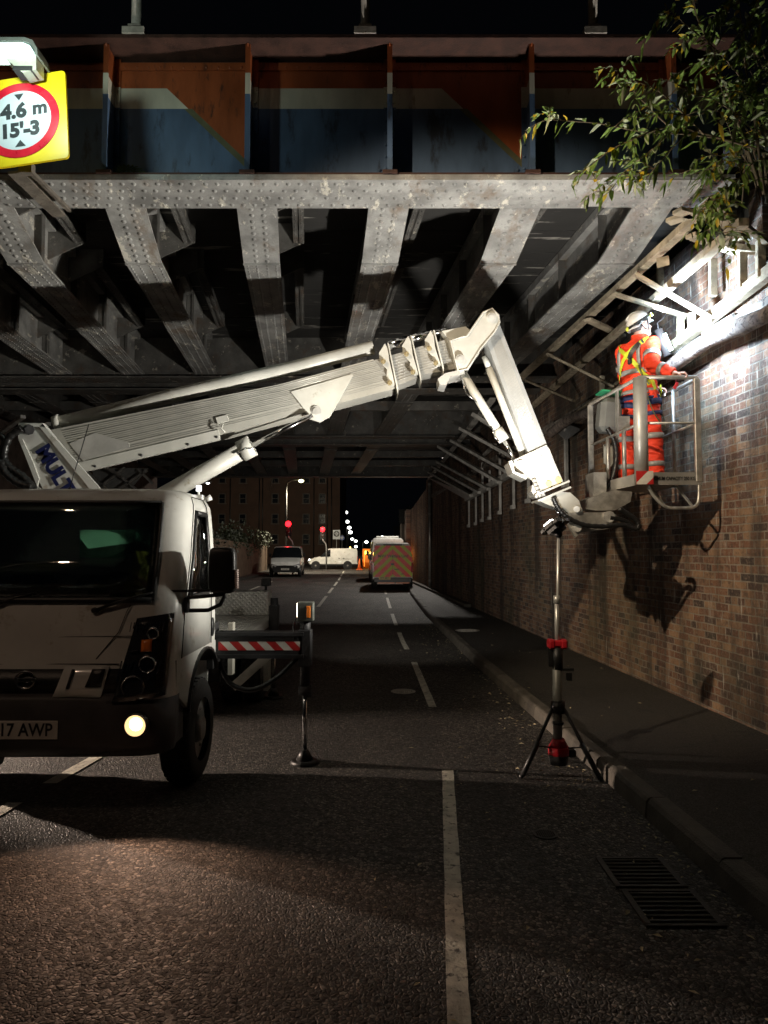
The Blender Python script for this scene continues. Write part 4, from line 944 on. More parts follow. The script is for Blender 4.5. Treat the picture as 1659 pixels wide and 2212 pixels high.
# aerial and roof camera
m_ = MB(); m_.tube([P(150, 1058, 5.3), P(158, 1030, 5.3), P(192, 916, 5.3)], .004, 5); m_.cyl(P(146, 1062, 5.3), P(152, 1054, 5.3), .02, .01, 8); m_.build('aerial', blackp, tr)
m_ = MB(); m_.box(P(430, 1080, 6.4), (.09, .09, .09), None, .008); m_.cyl(P(429, 1072, 6.4), P(429, 1058, 6.4), .012, .012, 8); m_.cyl(P(444, 1080, 6.4), P(456, 1074, 6.4), .02, .03, 10); m_.cyl(P(417, 1078, 6.4), P(411, 1072, 6.4), .02, .024, 10); bx_ = m_.build('camera_box', white, tr)
m_ = MB()
for dx in (-3.2, 3.2):
    for dz in (-3.4, 3.4): m_.box(P(429.5 + dx, 1055 + dz, 6.38), (.022, .01, .023))
m_.build('lit_panel', EM('panel_glow', (.95, .97, 1), 1.6), bx_)
# wheels
def wheel(x, y, r, w_, out=1, name='wheel', parent=tr):
    m_ = MB(); rings_ = []
    for px, pr_ in ((-.5, .62), (-.5, .9), (-.42, .985), (-.3, 1), (.3, 1), (.42, .985), (.5, .9), (.5, .62)):
        rings_.append([V((x + px * w_, y + r * pr_ * math.cos(t), r + r * pr_ * math.sin(t))) for t in [i * 2 * math.pi / 32 for i in range(32)]])
    m_.smooth = True; m_.loft(rings_, False)
    for i in range(32):
        t = i * 2 * math.pi / 32
        for q in (-.3, 0, .3): m_.box((x + q * w_, y + r * math.cos(t) * 1.003, r + r * math.sin(t) * 1.003), (w_ * .2, .03, .012), Matrix.Rotation(t + math.pi / 2, 3, 'X'))
    o = m_.build(name, rub, parent)
    m_ = MB(); xo = x + out * w_ * .3; m_.cyl((xo, y, r), (xo - out * .05, y, r), r * .63, r * .6, 28); m_.cyl((xo, y, r), (xo + out * .05, y, r), r * .28, r * .22, 16)
    for i in range(6): t = i * 1.047; m_.dome((xo, y + math.cos(t) * r * .42, r + math.sin(t) * r * .42), (out, 0, 0), .02, .02)
    m_.build('rim', M('wheel_steel', (.28, .27, .25), .5, .4, .2), o); return o
wheel(XC + .80, 5.47, .375, .23); wheel(XC - .80, 5.47, .375, .23, -1)
wheel(XC + .80, 8.28, .36, .2); wheel(XC + .56, 8.28, .36, .2); wheel(XC - .80, 8.28, .36, .2, -1); wheel(XC - .56, 8.28, .36, .2, -1)
# bed
def treadmat():
    m, nt, b = base('diamond_plate'); b.inputs['Metallic'].default_value = .6; b.inputs['Roughness'].default_value = .38
    t = nd(nt, 'ShaderNodeTexCoord'); s_ = nd(nt, 'ShaderNodeSeparateXYZ'); nt.links.new(t.outputs['Object'], s_.inputs[0])
    u = mth(nt, 'MULTIPLY', mth(nt, 'ADD', s_.outputs[0], s_.outputs[2]), 110.); v_ = mth(nt, 'MULTIPLY', mth(nt, 'SUBTRACT', s_.outputs[0], s_.outputs[2]), 110.)
    h = mth(nt, 'MAXIMUM', mth(nt, 'MULTIPLY', mth(nt, 'SINE', u), mth(nt, 'ABSOLUTE', mth(nt, 'SINE', mth(nt, 'MULTIPLY', v_, .33)))), mth(nt, 'MULTIPLY', mth(nt, 'SINE', v_), mth(nt, 'ABSOLUTE', mth(nt, 'COSINE', mth(nt, 'MULTIPLY', u, .33)))))
    n_ = noi(nt, coord(nt), 6, 5); c = mix(nt, ramp(nt, n_, .3, .7), (.5, .49, .45), (.72, .71, .66)); c = mix(nt, mth(nt, 'MULTIPLY', ramp(nt, h, .3, .8), .5), c, (.85, .84, .78)); nt.links.new(c, b.inputs['Base Color']); bump(nt, b, h, .8, .006); return m
dp = treadmat()
m_ = MB(); m_.box((XC - .1, 9.15, 1.05), (1.86, .3, .30), None, .01); m_.build('rear_locker', dp, tr)
m_ = MB(); m_.box((XC + .02, 7.7, .885), (1.84, 2.7, .02))
x = XC - .85
while x < XC + .9: m_.box((x, 7.7, .899), (.018, 2.66, .010)); x += .045
m_.build('bed', alu, tr)
m_ = MB(); m_.box((XC + .90, 7.7, .86), (.08, 2.7, .09), None, .01); m_.build('bed_edge', alu, tr)
for c_, d_, r_ in ((P(552, 1440, 7.6), (.09, .12, .62), Matrix.Rotation(R(48), 3, 'Y')), (P(577, 1450, 8.05), (.05, .2, .4), None), (P(500, 1400, 6.3), (.04, .1, .45), None)): m_ = MB(); m_.box(c_, d_, r_); m_.build('mudguard_stay', M('stay_grey', (.36, .35, .3), .6), tr)
# outriggers
def outrig(x, y, hb, near):
    m_ = MB(); m_.cyl((x, y, .95), (x, y, .60), .042, .042, 14); m_.box((x, y, .93), (.11, .12, .3), None, .01); m_.cyl((x, y, .62), (x, y, .55), .055, .055, 14); m_.box((x + .03, y, .58), (.05, .06, .1))
    m_.cyl((x, y, 1.0), (x, y, 1.16), .045, .045, 14); o = m_.build('outrigger', chm, tr)
    m_ = MB(); m_.cyl((x, y, .6), (x, y, .1), .02, .02, 12); m_.build('rod', chrome, o)
    m_ = MB(); m_.cyl((x, y, .0), (x, y, .03), .12, .1, 20); m_.cyl((x, y, .03), (x, y, .11), .07, .03, 14); m_.build('foot', blackp, o); return o
og = outrig(-.645, 5.86, .95, 1); outrig(-1.29, 8.4, .95, 0)
m_ = MB(); m_.box((-1.02, 5.86, .95), (.72, .12, .17), None, .006); m_.box((-1.02, 5.86, 1.045), (.74, .15, .03)); m_.box((-1.02, 5.86, .865), (.74, .15, .03)); m_.box((-1.40, 5.86, .95), (.05, .2, .36)); ob = m_.build('outrigger_beam', chm, tr)
red = M('red_stripe', (.42, .02, .02), .4); wst = M('white_stripe', (.6, .58, .52), .4)
def hatch(m_, x0, x1, z0, z1, yy, w_, dirn=1, slots_=2):
    x = x0 - (z1 - z0); i = 0
    while x < x1 + (z1 - z0):
        q = [(x, z0), (x + w_, z0), (x + w_ - dirn * (z1 - z0) * 1.0, z1), (x - dirn * (z1 - z0) * 1.0, z1)]
        q = clip(clip(q, lambda p_: p_[0] - x0), lambda p_: x1 - p_[0])
        if len(q) > 2: m_.cur = i % 2; m_.poly([(a, yy, b) for a, b in q])
        x += w_; i += 1
m_ = MB(); hatch(m_, -1.34, -.68, .915, .985, 5.797, .075); m_.build('hazard_stripes', [wst, red], ob)
m_ = MB(); m_.box((-.64, 5.84, 1.225), (.135, .11, .155), None, .006); lb = m_.build('outrigger_lamp', M('lamp_steel', (.16, .17, .15), .35, .5, .2, 10), tr)
m_ = MB(); m_.box((-.612, 5.782, 1.225), (.032, .01, .095), None, .004); m_.build('reflector', M('orange_lens', (.75, .25, .03), .2), lb)
m_ = MB(); m_.tube(smooth([V((-.70, 5.83, .86)), V((-.86, 5.8, .7)), V((-1.06, 5.8, .60)), V((-1.25, 5.85, .64)), V((-1.36, 5.9, .8))], 8), .02, 8); m_.tube(smooth([V((-.70, 5.83, 1.2)), V((-.74, 5.8, 1.1)), V((-.72, 5.8, 1.0))], 6), .006, 5); m_.build('hose', hose, tr)
# ---- basket
bk = MB()
YN, YFB = 6.7, 7.95
NC, RC, LF, RF = V((2.44, YN, 0)), V((2.98, YN, 0)), V((2.33, YFB, 0)), V((2.99, YFB, 0))
ZF, ZR = 2.40, 3.37
m_ = MB(); m_.prism([V((q.x, q.y, ZF - .03)) for q in (NC, RC, RF, LF)], (0, 0, .03)); fl_ = m_.build('basket_floor', galv, tr)
m_ = MB(); m_.cyl((2.44, YN, ZF - .05), (2.44, YN, ZR - .005), .066, .064, 24); m_.build('basket_corner_post', alu, tr)
def rail_(pts, r, name='basket_rail'): m_ = MB(); m_.tube(pts, r, 10); return m_.build(name, galv, tr)
def Z(v_, z): return V((v_.x, v_.y, z))
rail_([Z(LF, ZR - .02), Z(LF, ZR), Z(NC, ZR), Z(RC, ZR), Z(RC, ZR) + V((.03, .05, 0)), Z(RF, ZR)], .02)
rail_([Z(NC, 2.93), Z(RC, 2.93), Z(RC, ZR - .04)], .014); rail_([Z(LF, 2.9), Z(NC, 2.93)], .014); rail_([Z(RC, 2.93), Z(RF, 2.93), Z(RF, ZR)], .014)
for a in (LF, RC, RF):
    m_ = MB(); m_.box(Z(a, (ZF + ZR) / 2 - .02), (.06, .04, ZR - ZF + .02), None, .006); m_.build('basket_post', galv, tr)
for t in (.30, .62):
    q = NC.lerp(LF, t); m_ = MB(); m_.cyl(Z(q, ZF), Z(q, 2.92), .022, .022, 12); m_.build('basket_post', galv, tr)
q = NC.lerp(LF, .42); m_ = MB(); m_.box(Z(q, 3.12), (.02, .06, .5)); m_.box(Z(q, 3.02) + V((.06, 0, 0)), (.12, .05, .14)); m_.build('bracket', galv, tr)
for a, b in ((.62, 0), (.62, .5)):
    pass
rr = RC.lerp(RF, .45); m_ = MB(); m_.cyl(Z(rr, ZF), Z(rr, ZR), .018, .018, 10); m_.build('basket_post', galv, tr)
m_ = MB(); m_.prism([(2.50, YN - .012, ZF - .06), (3.01, YN - .012, ZF - .06), (3.01, YN - .012, ZF + .06), (2.50, YN - .012, ZF + .06)], (0, .02, 0)); tbd = m_.build('toe_board', M('board_grey', (.25, .245, .23), .5, .3), tr)
m_ = MB(); puttext(m_, 'MAXIMUM CAPACITY 250 KG =', .047, (2.735, YN - .015, ZF - .002), (1, 0, 0), (0, 0, 1), .001, .0012, sx=.72)
for x in (2.955, 2.975): m_.box((x, YN - .015, ZF - .008), (.009, .002, .03)); m_.box((x, YN - .015, ZF + .014), (.008, .002, .009))
m_.build('lettering', blackp, tbd)
m_ = MB(); d_ = (LF - NC); n_ = V((-d_.y, d_.x, 0)).normalized() * .012
m_.prism([Z(NC, ZF - .06) - n_ * 0 + V((-.05, .05, 0)), Z(LF, ZF - .06), Z(LF, ZF + .05), Z(NC, ZF + .05) + V((-.05, .05, 0))], n_ * -1.5); m_.build('toe_board', alu, tr)
m_ = MB(); hatch(m_, 2.365, 2.525, ZF - .06, ZF + .065, YN - .072, .11, -1); m_.prism([(2.365, YN - .0715, ZF - .06), (2.525, YN - .0715, ZF - .06), (2.525, YN - .0715, ZF + .065), (2.365, YN - .0715, ZF + .065)], (0, .006, 0)); m_.build('hazard_stripes', [red, wst], tr)
m_ = MB(); m_.tube(smooth([V((2.50, YN, ZF - .08)), V((2.56, YN - .01, ZF - .18)), V((2.66, YN - .02, ZF - .27)), V((2.80, YN - .02, ZF - .28)), V((2.92, YN - .02, ZF - .27)), V((2.97, YN - .01, ZF - .2)), V((2.98, YN, ZF - .06))], 6), .016, 8); m_.beam((2.58, YN + .2, ZF - .04), (2.66, YN, ZF - .27), .03, .012); m_.beam((2.84, YN + .2, ZF - .04), (2.92, YN, ZF - .27), .03, .012); m_.build('bumper_loop', galv, tr)
m_ = MB(); m_.prism([P(x, y, 7.0) for x, y in ((1270, 1078), (1290, 1070), (1326, 1059), (1366, 1062), (1362, 1084), (1330, 1102), (1290, 1103), (1269, 1100))], (0, .3, 0)); m_.build('basket_bracket', galv, tr)
m_ = MB(); m_.prism([P(x, y, 7.3) for x, y in ((1282, 1020), (1310, 1020), (1310, 1068), (1282, 1072))], (0, .3, 0)); m_.build('control_box', galv, tr)
m_ = MB(); m_.box(P(1318, 900, 7.5), (.26, .24, .36), Matrix.Rotation(.1, 3, 'Y'), .05); cb_ = m_.build('control_console', M('console_grey', (.12, .125, .12), .5), tr)
m_ = MB(); m_.box(P(1320, 850, 7.5), (.27, .25, .02), Matrix.Rotation(.1, 3, 'Y'), .008); m_.build('console_lid', M('green_lid', (.03, .28, .13), .4), cb_)
m_ = MB(); m_.tube(smooth([P(x, y, 7.4) for x, y in ((1312, 925), (1326, 950), (1332, 985), (1326, 1025), (1316, 1045), (1296, 1062))], 10), rg(.027), 8); m_.build('hose', hose, tr)
m_ = MB(); m_.prism([P(x, y, 7.6) for x, y in ((1305, 960), (1325, 960), (1325, 1000), (1318, 1010), (1305, 1000))], (0, .02, 0)); pt_ = m_.build('id_plate', M('plate_grey', (.35, .36, .33), .5), tr)
m_ = MB(); puttext(m_, 'TW 142', .05, P(1315, 962, 7.57), (1, 0, 0), (0, 0, 1), .001, .0015); m_.build('lettering', blackp, pt_)
# ---------------------------------------------------------------- the worker
def remesh(m_, name, mat, parent, vox, sm=4, disp=0.):
    o = m_.build(name, mat, parent, nomerge=True, nonormal=False)
    md = o.modifiers.new('r', 'REMESH'); md.mode = 'VOXEL'; md.voxel_size = vox; md.use_smooth_shade = True
    ms = o.modifiers.new('s', 'SMOOTH'); ms.iterations = sm; ms.factor = .5
    dg = bpy.context.evaluated_depsgraph_get(); me = bpy.data.meshes.new_from_object(o.evaluated_get(dg))
    o.modifiers.clear(); old = o.data; o.data = me; bpy.data.meshes.remove(old); me.name = name
    if disp:
        me.update()
        nn = [v.normal.copy() for v in me.vertices]
        for v, n_ in zip(me.vertices, nn):
            p_ = v.co; q = V((p_.x * 6, p_.y * 6, p_.z * 15)); f = noise.noise(q) + .5 * noise.noise(q * 2.3)
            f = -abs(f) * 1.3 + .2; v.co = p_ + n_ * f * disp
    for p_ in me.polygons: p_.use_smooth = True
    return o
PX, PY = 2.66, 7.32; TH = R(30); CT_, ST_ = math.cos(TH), math.sin(TH)
RT = lambda x, y, z: V((x * CT_ - y * ST_, x * ST_ + y * CT_, z))
wk = thing('person', 'worker in orange hi-vis clothing and white helmet looking up from the raised basket', 'person', (PX, PY, ZF))
W_ = lambda x, y, z: V((PX, PY, ZF + z)) + RT(x, y, 0)
skin_m = M('skin', (.50, .27, .20), .55, 0, .12, 20, .1, 90)
def cap(m_, a, b, r0, r1, n=14):
    m_.ball(a, r0, n, 8); m_.ball(b, r1, n, 8); m_.cyl(a, b, r0, r1, n)
def ell(m_, c, sx, sy, sz, rot=None): m_.ball(c, 1, 18, 12, (sx, sy, sz), rot)
HR = Matrix.Rotation(R(-16), 3, 'Y') @ Matrix.Rotation(R(9), 3, 'Z')     # head tipped back, turned slightly
HC = W_(.035, 0, 1.655)
hd = lambda x, y, z: HC + HR @ V((x, y, z))
m_ = MB()
ell(m_, hd(0, 0, .03), .098, .077, .105, HR); ell(m_, hd(.03, 0, -.03), .07, .062, .09, HR)
ell(m_, hd(.062, 0, -.085), .032, .034, .026, HR); cap(m_, hd(.05, .035, -.065), hd(-.02, .055, -.02), .022, .022); cap(m_, hd(.05, -.035, -.065), hd(-.02, -.055, -.02), .022, .022)
cap(m_, hd(.092, 0, .02), hd(.112, 0, -.018), .009, .014, 10); ell(m_, hd(.102, .010, -.022), .012, .010, .009, HR); ell(m_, hd(.102, -.010, -.022), .012, .010, .009, HR)
for s_ in (1, -1):
    cap(m_, hd(.082, s_ * .015, .036), hd(.072, s_ * .045, .034), .012, .010, 8)
    ell(m_, hd(-.005, s_ * .078, .0), .022, .009, .034, HR); ell(m_, hd(.062, s_ * .038, -.015), .022, .018, .02, HR)
cap(m_, hd(.088, .014, -.048), hd(.088, -.014, -.048), .009, .009, 8); cap(m_, hd(.086, .012, -.060), hd(.086, -.012, -.060), .0085, .0085, 8)
cap(m_, W_(-.01, 0, 1.46), hd(-.025, 0, -.04), .060, .056)
# trunk and limbs
ell(m_, W_(-.02, 0, 1.30), .12, .15, .2); ell(m_, W_(0, 0, 1.0), .12, .13, .15); cap(m_, W_(-.01, 0, 1.2), W_(0, 0, 1.02), .12, .12)
SH = {1: W_(-.02, .185, 1.43), -1: W_(-.02, -.185, 1.43)}
EB = {1: W_(.08, .25, 1.16), -1: V((2.66, 6.97, ZF + 1.15))}
HD = {1: W_(.32, .05, 1.06), -1: V((2.81, 6.76, 3.42))}
for s_ in (1, -1): cap(m_, SH[s_], EB[s_], .055, .042); cap(m_, EB[s_], HD[s_], .040, .026)
HP = {1: V((2.62, 7.41, ZF + .93)), -1: V((2.71, 7.23, ZF + .93))}; KN = {1: V((2.57, 7.45, ZF + .5)), -1: V((2.76, 7.24, ZF + .5))}; AN = {1: V((2.57, 7.46, ZF + .09)), -1: V((2.77, 7.22, ZF + .09))}
for s_ in (1, -1): cap(m_, HP[s_], KN[s_], .085, .055); cap(m_, KN[s_], AN[s_], .052, .038)
def hand(m_, wr, d, down, side, curl):
    d = d.normalized(); down = (down - d * down.dot(d)).normalized(); sd = d.cross(down) * side
    pal = wr + d * .05; ell(m_, pal, .0, 0, 0) if False else None
    for q in (-.030, -.010, .010, .030):
        cap(m_, wr + sd * q * .7, wr + d * .085 + sd * q, .014, .0115, 8)
    for k, q in enumerate((-.032, -.0105, .0105, .031)):
        L = (.032, .038, .036, .028)[k]; a = wr + d * .088 + sd * q; ang = 0; p_ = a
        for sgm in range(3):
            ang += curl * (.9 if sgm == 0 else 1.1); dd = d * math.cos(ang) + down * math.sin(ang); b = p_ + dd * L * (1, .75, .6)[sgm]; cap(m_, p_, b, .0088 - sgm * .0006, .0083 - sgm * .0008, 8); p_ = b
    a = wr + d * .02 - sd * .028; b = a + d * .025 - sd * .018 + down * .018; c = b + d * .02 + down * .03 + sd * .004; cap(m_, a, b, .013, .0105, 8); cap(m_, b, c, .0105, .009, 8)
hand(m_, HD[-1], V((.75, -.45, -.08)), V((0, 0, -1)), 1, 1.0)
hand(m_, HD[1], V((1, -.2, -.3)), V((0, 0, -1)), -1, .8)
body = remesh(m_, 'body', skin_m, wk, .0055, 3)
m_ = MB()
for s_ in (1, -1): m_ = MB(); m_.ball(hd(.077, s_ * .030, .018), .0105, 10, 8); m_.build('eye', M('eye_white', (.55, .5, .47), .2), body)
m_ = MB()
for s_ in (1, -1): m_.ball(hd(.0855, s_ * .0305, .020), .0048, 8, 6); m_.tube([hd(.088, s_ * .014, .040), hd(.086, s_ * .03, .045), hd(.074, s_ * .048, .040)], .0035, 5)
m_.build('irises', M('dark_brown', (.03, .02, .015), .4), body)
m_ = MB(); ell(m_, hd(-.018, 0, .012), .092, .081, .075, HR); m_.build('hair', M('grey_hair', (.09, .08, .075), .9, 0, .3, 40, .5, 200), wk)
hv = M('hi_vis_orange', (.85, .055, .015), .75, 0, .12, 5, .25, 110); hv2 = M('hi_vis_orange_cloth', (.80, .05, .015), .7, 0, .14, 4, .2, 90)
tape = M('reflective_tape', (.30, .30, .29), .4, .1, .1, 30)
# jacket
JR = [(.86, .00, .145, .19), (.93, .0, .155, .20), (1.02, -.0, .150, .195), (1.14, -.01, .150, .20), (1.26, -.02, .155, .215), (1.36, -.025, .150, .225), (1.44, -.025, .125, .205), (1.49, -.02, .09, .13), (1.52, -.01, .078, .085)]
def er(z, cx, a, b, o_=0, n=28): return [W_(cx + (a + o_) * math.cos(t), (b + o_) * math.sin(t), z) for t in [i * 2 * math.pi / n for i in range(n)]]
m_ = MB(); m_.loft([er(*q) for q in JR])
for s_ in (1, -1):
    cap(m_, SH[s_] + V((0, -s_ * .01, -.005)), EB[s_], .088, .074, 18); d = (HD[s_] - EB[s_]); cap(m_, EB[s_], EB[s_] + d * .55, .074, .058, 18); m_.cyl(EB[s_] + d * .5, EB[s_] + d * .93, .060, .047, 18)
m_.loft([er(1.47, -.005, .085, .09), er(1.53, .012, .088, .082), er(1.565, .02, .090, .080)])
jk = remesh(m_, 'jacket', hv, wk, .010, 3, .020)
def jr(z):
    for (a, b) in zip(JR, JR[1:]):
        if a[0] <= z <= b[0]: t = (z - a[0]) / (b[0] - a[0]); return [a[i] + (b[i] - a[i]) * t for i in range(4)]
    return JR[-1]
m_ = MB(); m_.smooth = True
def belt(m_, z0, z1, o_=.008): m_.loft([er(z0, *jr(z0)[1:], o_), er((z0 + z1) / 2, *jr((z0 + z1) / 2)[1:], o_), er(z1, *jr(z1)[1:], o_)], False)
belt(m_, 1.13, 1.18); belt(m_, .93, .97, .006)
for s_ in (1, -1):
    for t0, t1 in ((.50, .68),):
        a = SH[s_].lerp(EB[s_], t0); b = SH[s_].lerp(EB[s_], t1); m_.cyl(a, b, .090, .086, 20, False)
    d = HD[s_] - EB[s_]; m_.cyl(EB[s_] + d * .38, EB[s_] + d * .54, .071, .066, 20, False)
    arc = []
    for i in range(11):   # over the shoulder
        z = 1.16 + (1.49 - 1.16) * min(1, i / 5) if i <= 5 else 1.49 - (1.49 - 1.16) * (i - 5) / 5
        q = jr(z); side = -1 if i <= 5 else 1; yy = s_ * .125 * (1 if z < 1.44 else .9)
        b = q[3]; a = q[2]; xx = a * math.sqrt(max(0.0, 1 - (yy / (b + .001)) ** 2)) * side
        if i == 5: xx = 0
        arc.append((q[1] + xx, yy, z + (.006 if i == 5 else 0), side))
    pts = [W_(x + sd * .012, y, z + (.012 if abs(x) < .06 else 0)) for x, y, z, sd in arc]
    for p_, q_ in zip(pts, pts[1:]):
        m_.add([p_ + RT(0, -.022, 0), p_ + RT(0, .022, 0), q_ + RT(0, .022, 0), q_ + RT(0, -.022, 0)], [(0, 1, 2, 3)])
tp = m_.build('reflective_bands', tape, jk); md = tp.modifiers.new('t', 'SOLIDIFY'); md.thickness = .004
# trousers
m_ = MB()
ell(m_, W_(0, 0, .94), .145, .185, .13, Matrix.Rotation(TH, 3, 'Z'))
for s_ in (1, -1):
    cap(m_, HP[s_] - V((0, 0, .03)), KN[s_], .116, .096, 18); m_.cyl(KN[s_], AN[s_] - V((0, 0, .03)), .096, .090, 18); m_.ball(AN[s_] + V((0, 0, .05)), .09, 14, 8, (1, 1, .5)); m_.ball(AN[s_] + V((0, 0, -.01)), .088, 14, 8, (1, 1, .4))
trz = remesh(m_, 'trousers', hv2, wk, .010, 2, .026)
m_ = MB()
for s_ in (1, -1):
    for t0, t1, r in ((.02, .11, .112), (.68, .80, .103)):
        a = KN[s_].lerp(AN[s_], t0 - (.05 if t0 < .1 else 0)); b = KN[s_].lerp(AN[s_], t1); m_.cyl(a, b, r - .002, r - .004, 20, False)
tp = m_.build('reflective_bands', tape, trz); md = tp.modifiers.new('t', 'SOLIDIFY'); md.thickness = .004
m_ = MB()
for s_ in (1, -1):
    f = AN[s_]; ell(m_, f + RT(.05, 0, -.045), .125, .047, .045, Matrix.Rotation(TH, 3, 'Z')); ell(m_, f + RT(.12, 0, -.05), .06, .05, .04, Matrix.Rotation(TH, 3, 'Z')); cap(m_, f + V((0, 0, .04)), f + V((0, 0, -.03)), .05, .05); m_.box(f + RT(.045, 0, -.08), (.27, .092, .02), Matrix.Rotation(TH, 3, 'Z'), .006)
remesh(m_, 'boots', M('boot_leather', (.02, .016, .013), .5), wk, .008, 2)
# harness
yel = M('harness_yellow', (.55, .62, .03), .6); nav = M('harness_navy', (.018, .03, .10), .7)
def strap(m_, pts, w_=.022, n=6):
    pts = smooth(pts, n)
    for a, b in zip(pts, pts[1:]):
        d = (b - a); c = V((PX - .01, PY, (a.z + b.z) / 2)); o_ = ((a + b) / 2 - c); o_.z = 0; sd = d.cross(o_).normalized() * w_
        m_.add([a + sd, a - sd, b - sd, b + sd], [(0, 1, 2, 3)])
def jp(ang, z, o_=.016): q = jr(z) if z > .86 else (z, 0, .15, .2); return W_(q[1] + (q[2] + o_) * math.cos(R(ang)), (q[3] + o_) * math.sin(R(ang)), z)
m_ = MB(); strap(m_, [jp(60, 1.38), jp(95, 1.475, .02), jp(140, 1.44), jp(180, 1.33), jp(205, 1.22), jp(228, 1.10), jp(245, 1.0)]); strap(m_, [jp(300, 1.38), jp(265, 1.475, .02), jp(222, 1.44), jp(182, 1.33), jp(160, 1.22), jp(135, 1.10)]); strap(m_, [jp(200, 1.25), jp(225, 1.12, .02), jp(250, 1.04, .03), jp(262, .95, .02)], .018); strap(m_, [jp(290, 1.0, .03), jp(310, .93, .03), jp(330, .90, .03), jp(350, .88, .02)], .024)
hs = m_.build('harness', yel, wk); md = hs.modifiers.new('t', 'SOLIDIFY'); md.thickness = .005
m_ = MB(); strap(m_, [jp(250, 1.475, .028), jp(225, 1.45, .026), jp(200, 1.36, .026), jp(190, 1.28, .026)], .024); m_.box(jp(192, 1.25, .03), (.03, .06, .06), None, .01); m_.build('harness_pad', blackp, hs)
m_ = MB()
for s_ in (1, -1):
    m_.smooth = True; m_.cyl(KN[s_].lerp(HP[s_], .70), KN[s_].lerp(HP[s_], .84), .128, .134, 20, False); m_.cyl(KN[s_].lerp(HP[s_], .46), KN[s_].lerp(HP[s_], .55), .120, .122, 20, False)
m_.loft([er(.86, 0, .15, .19, .022), er(.91, 0, .15, .19, .022)], False)
lg = m_.build('leg_straps', nav, hs); md = lg.modifiers.new('t', 'SOLIDIFY'); md.thickness = .005
m_ = MB(); bc = jp(310, .93, .045); m_.tube([bc + V(q) for q in ((-.02, 0, -.02), (.02, 0, -.025), (.025, 0, .02), (-.015, 0, .025))], .005, 6, True); m_.build('buckle', chrome, hs)
m_ = MB(); m_.tube(smooth([jp(230, 1.0, .03), jp(235, .85, .05), jp(250, .7, .05), jp(280, .58, .06), jp(310, .62, .06), jp(325, .8, .04), jp(330, .9, .03)], 8), .006, 6); m_.tube(smooth([jp(215, 1.2, .03), jp(222, 1.1, .035), jp(240, 1.0, .04)], 6), .008, 6); m_.build('lanyard', M('lanyard_olive', (.12, .13, .05), .7), hs)
# helmet
m_ = MB(); rr_ = []
for j in range(9):
    ph = j / 8 * math.pi / 2; zz = .12 * math.sin(ph); k = math.cos(ph) ** .8 if j < 8 else .02
    rr_.append([hd(-.005 + .132 * k * math.cos(t), .103 * k * math.sin(t), .045 + zz + .008 * math.cos(t) * k) for t in [i * 6.28318 / 28 for i in range(28)]])
low = [hd(-.012 + .134 * math.cos(t), .104 * math.sin(t), .045 - (.055 if math.cos(t) < -.3 else .03 * max(0, (.3 - math.cos(t)) / .6) if math.cos(t) < .3 else -.004)) for t in [i * 6.28318 / 28 for i in range(28)]]
m_.smooth = True; m_.loft([low] + rr_, False)
pk = [hd(-.005 + (.132 + (.035 * max(0, math.cos(t)) ** 2)) * math.cos(t), .106 * math.sin(t), .040 - .004) for t in [i * 6.28318 / 28 for i in range(28)]]
m_.loft([pk, rr_[0]], False)
hm = M('helmet_white', (.70, .69, .66), .35, 0, .04, 4, coat=.3)
he = m_.build('helmet', hm, wk); md = he.modifiers.new('t', 'SOLIDIFY'); md.thickness = .004
m_ = MB()
for o_ in (-.022, 0, .022): m_.tube([hd(-.005 + .134 * math.cos(ph) ** .8 * s1, o_, .047 + .124 * math.sin(ph)) for s1, ph in [(1, .5), (1, .9), (1, 1.2), (1, 1.5), (-1, 1.2), (-1, .9), (-1, .5)]], .004, 5)
m_.build('ridge', hm, he)
m_ = MB(); bpts = [hd(-.005 + .139 * math.cos(t), .109 * math.sin(t), .055 + .045 * math.cos(t)) for t in [i * 6.28318 / 32 for i in range(32)]]
m_.tube(bpts, .007, 6, True); m_.tube([p_ + HR @ V((0, 0, .012)) for p_ in bpts], .005, 5, True)
m_.tube([hd(.045, -.088, .045), hd(.045, -.080, 0), hd(.05, -.055, -.06), hd(.045, 0, -.112), hd(.05, .055, -.06), hd(.045, .088, .045)], .006, 6); m_.tube([hd(-.05, -.088, .04), hd(-.01, -.085, -.035), hd(.045, -.058, -.058)], .005, 6); m_.box(hd(.01, -.105, .05), (.07, .012, .035), HR, .004)
m_.build('strap', blackp, he)
m_ = MB(); m_.box(hd(.142, 0, .103), (.035, .055, .035), HR, .01); m_.ball(hd(-.148, 0, .012), .02, 10, 8, (1, 1, 1.3)); m_.cyl(hd(.14, -.03, .10), hd(.14, -.045, .10), .014, .014, 12); tc = m_.build('head_torch', M('torch_yellow', (.6, .7, .08), .4), he)
m_ = MB(); m_.cyl(hd(.158, 0, .106), hd(.168, 0, .110), .016, .018, 14); m_.build('lens', EM('torch_glow', (.95, .98, 1), 25), tc)
lamp('torch_light', 'SPOT', hd(.185, 0, .115), 90, (.90, .95, 1), tc, aim=hd(.6, -.02, .32), size=.02, angle=80, blend=.8)
m_ = MB(); m_.box(V((2.80, 6.74, 3.30)), (.03, .02, .07), Matrix.Rotation(.5, 3, 'Y'), .004); m_.tube([V((2.81, 6.75, 3.37)), V((2.80, 6.74, 3.33))], .004, 5); m_.build('hanging_tag', M('red_tag', (.5, .03, .04), .4), tr)
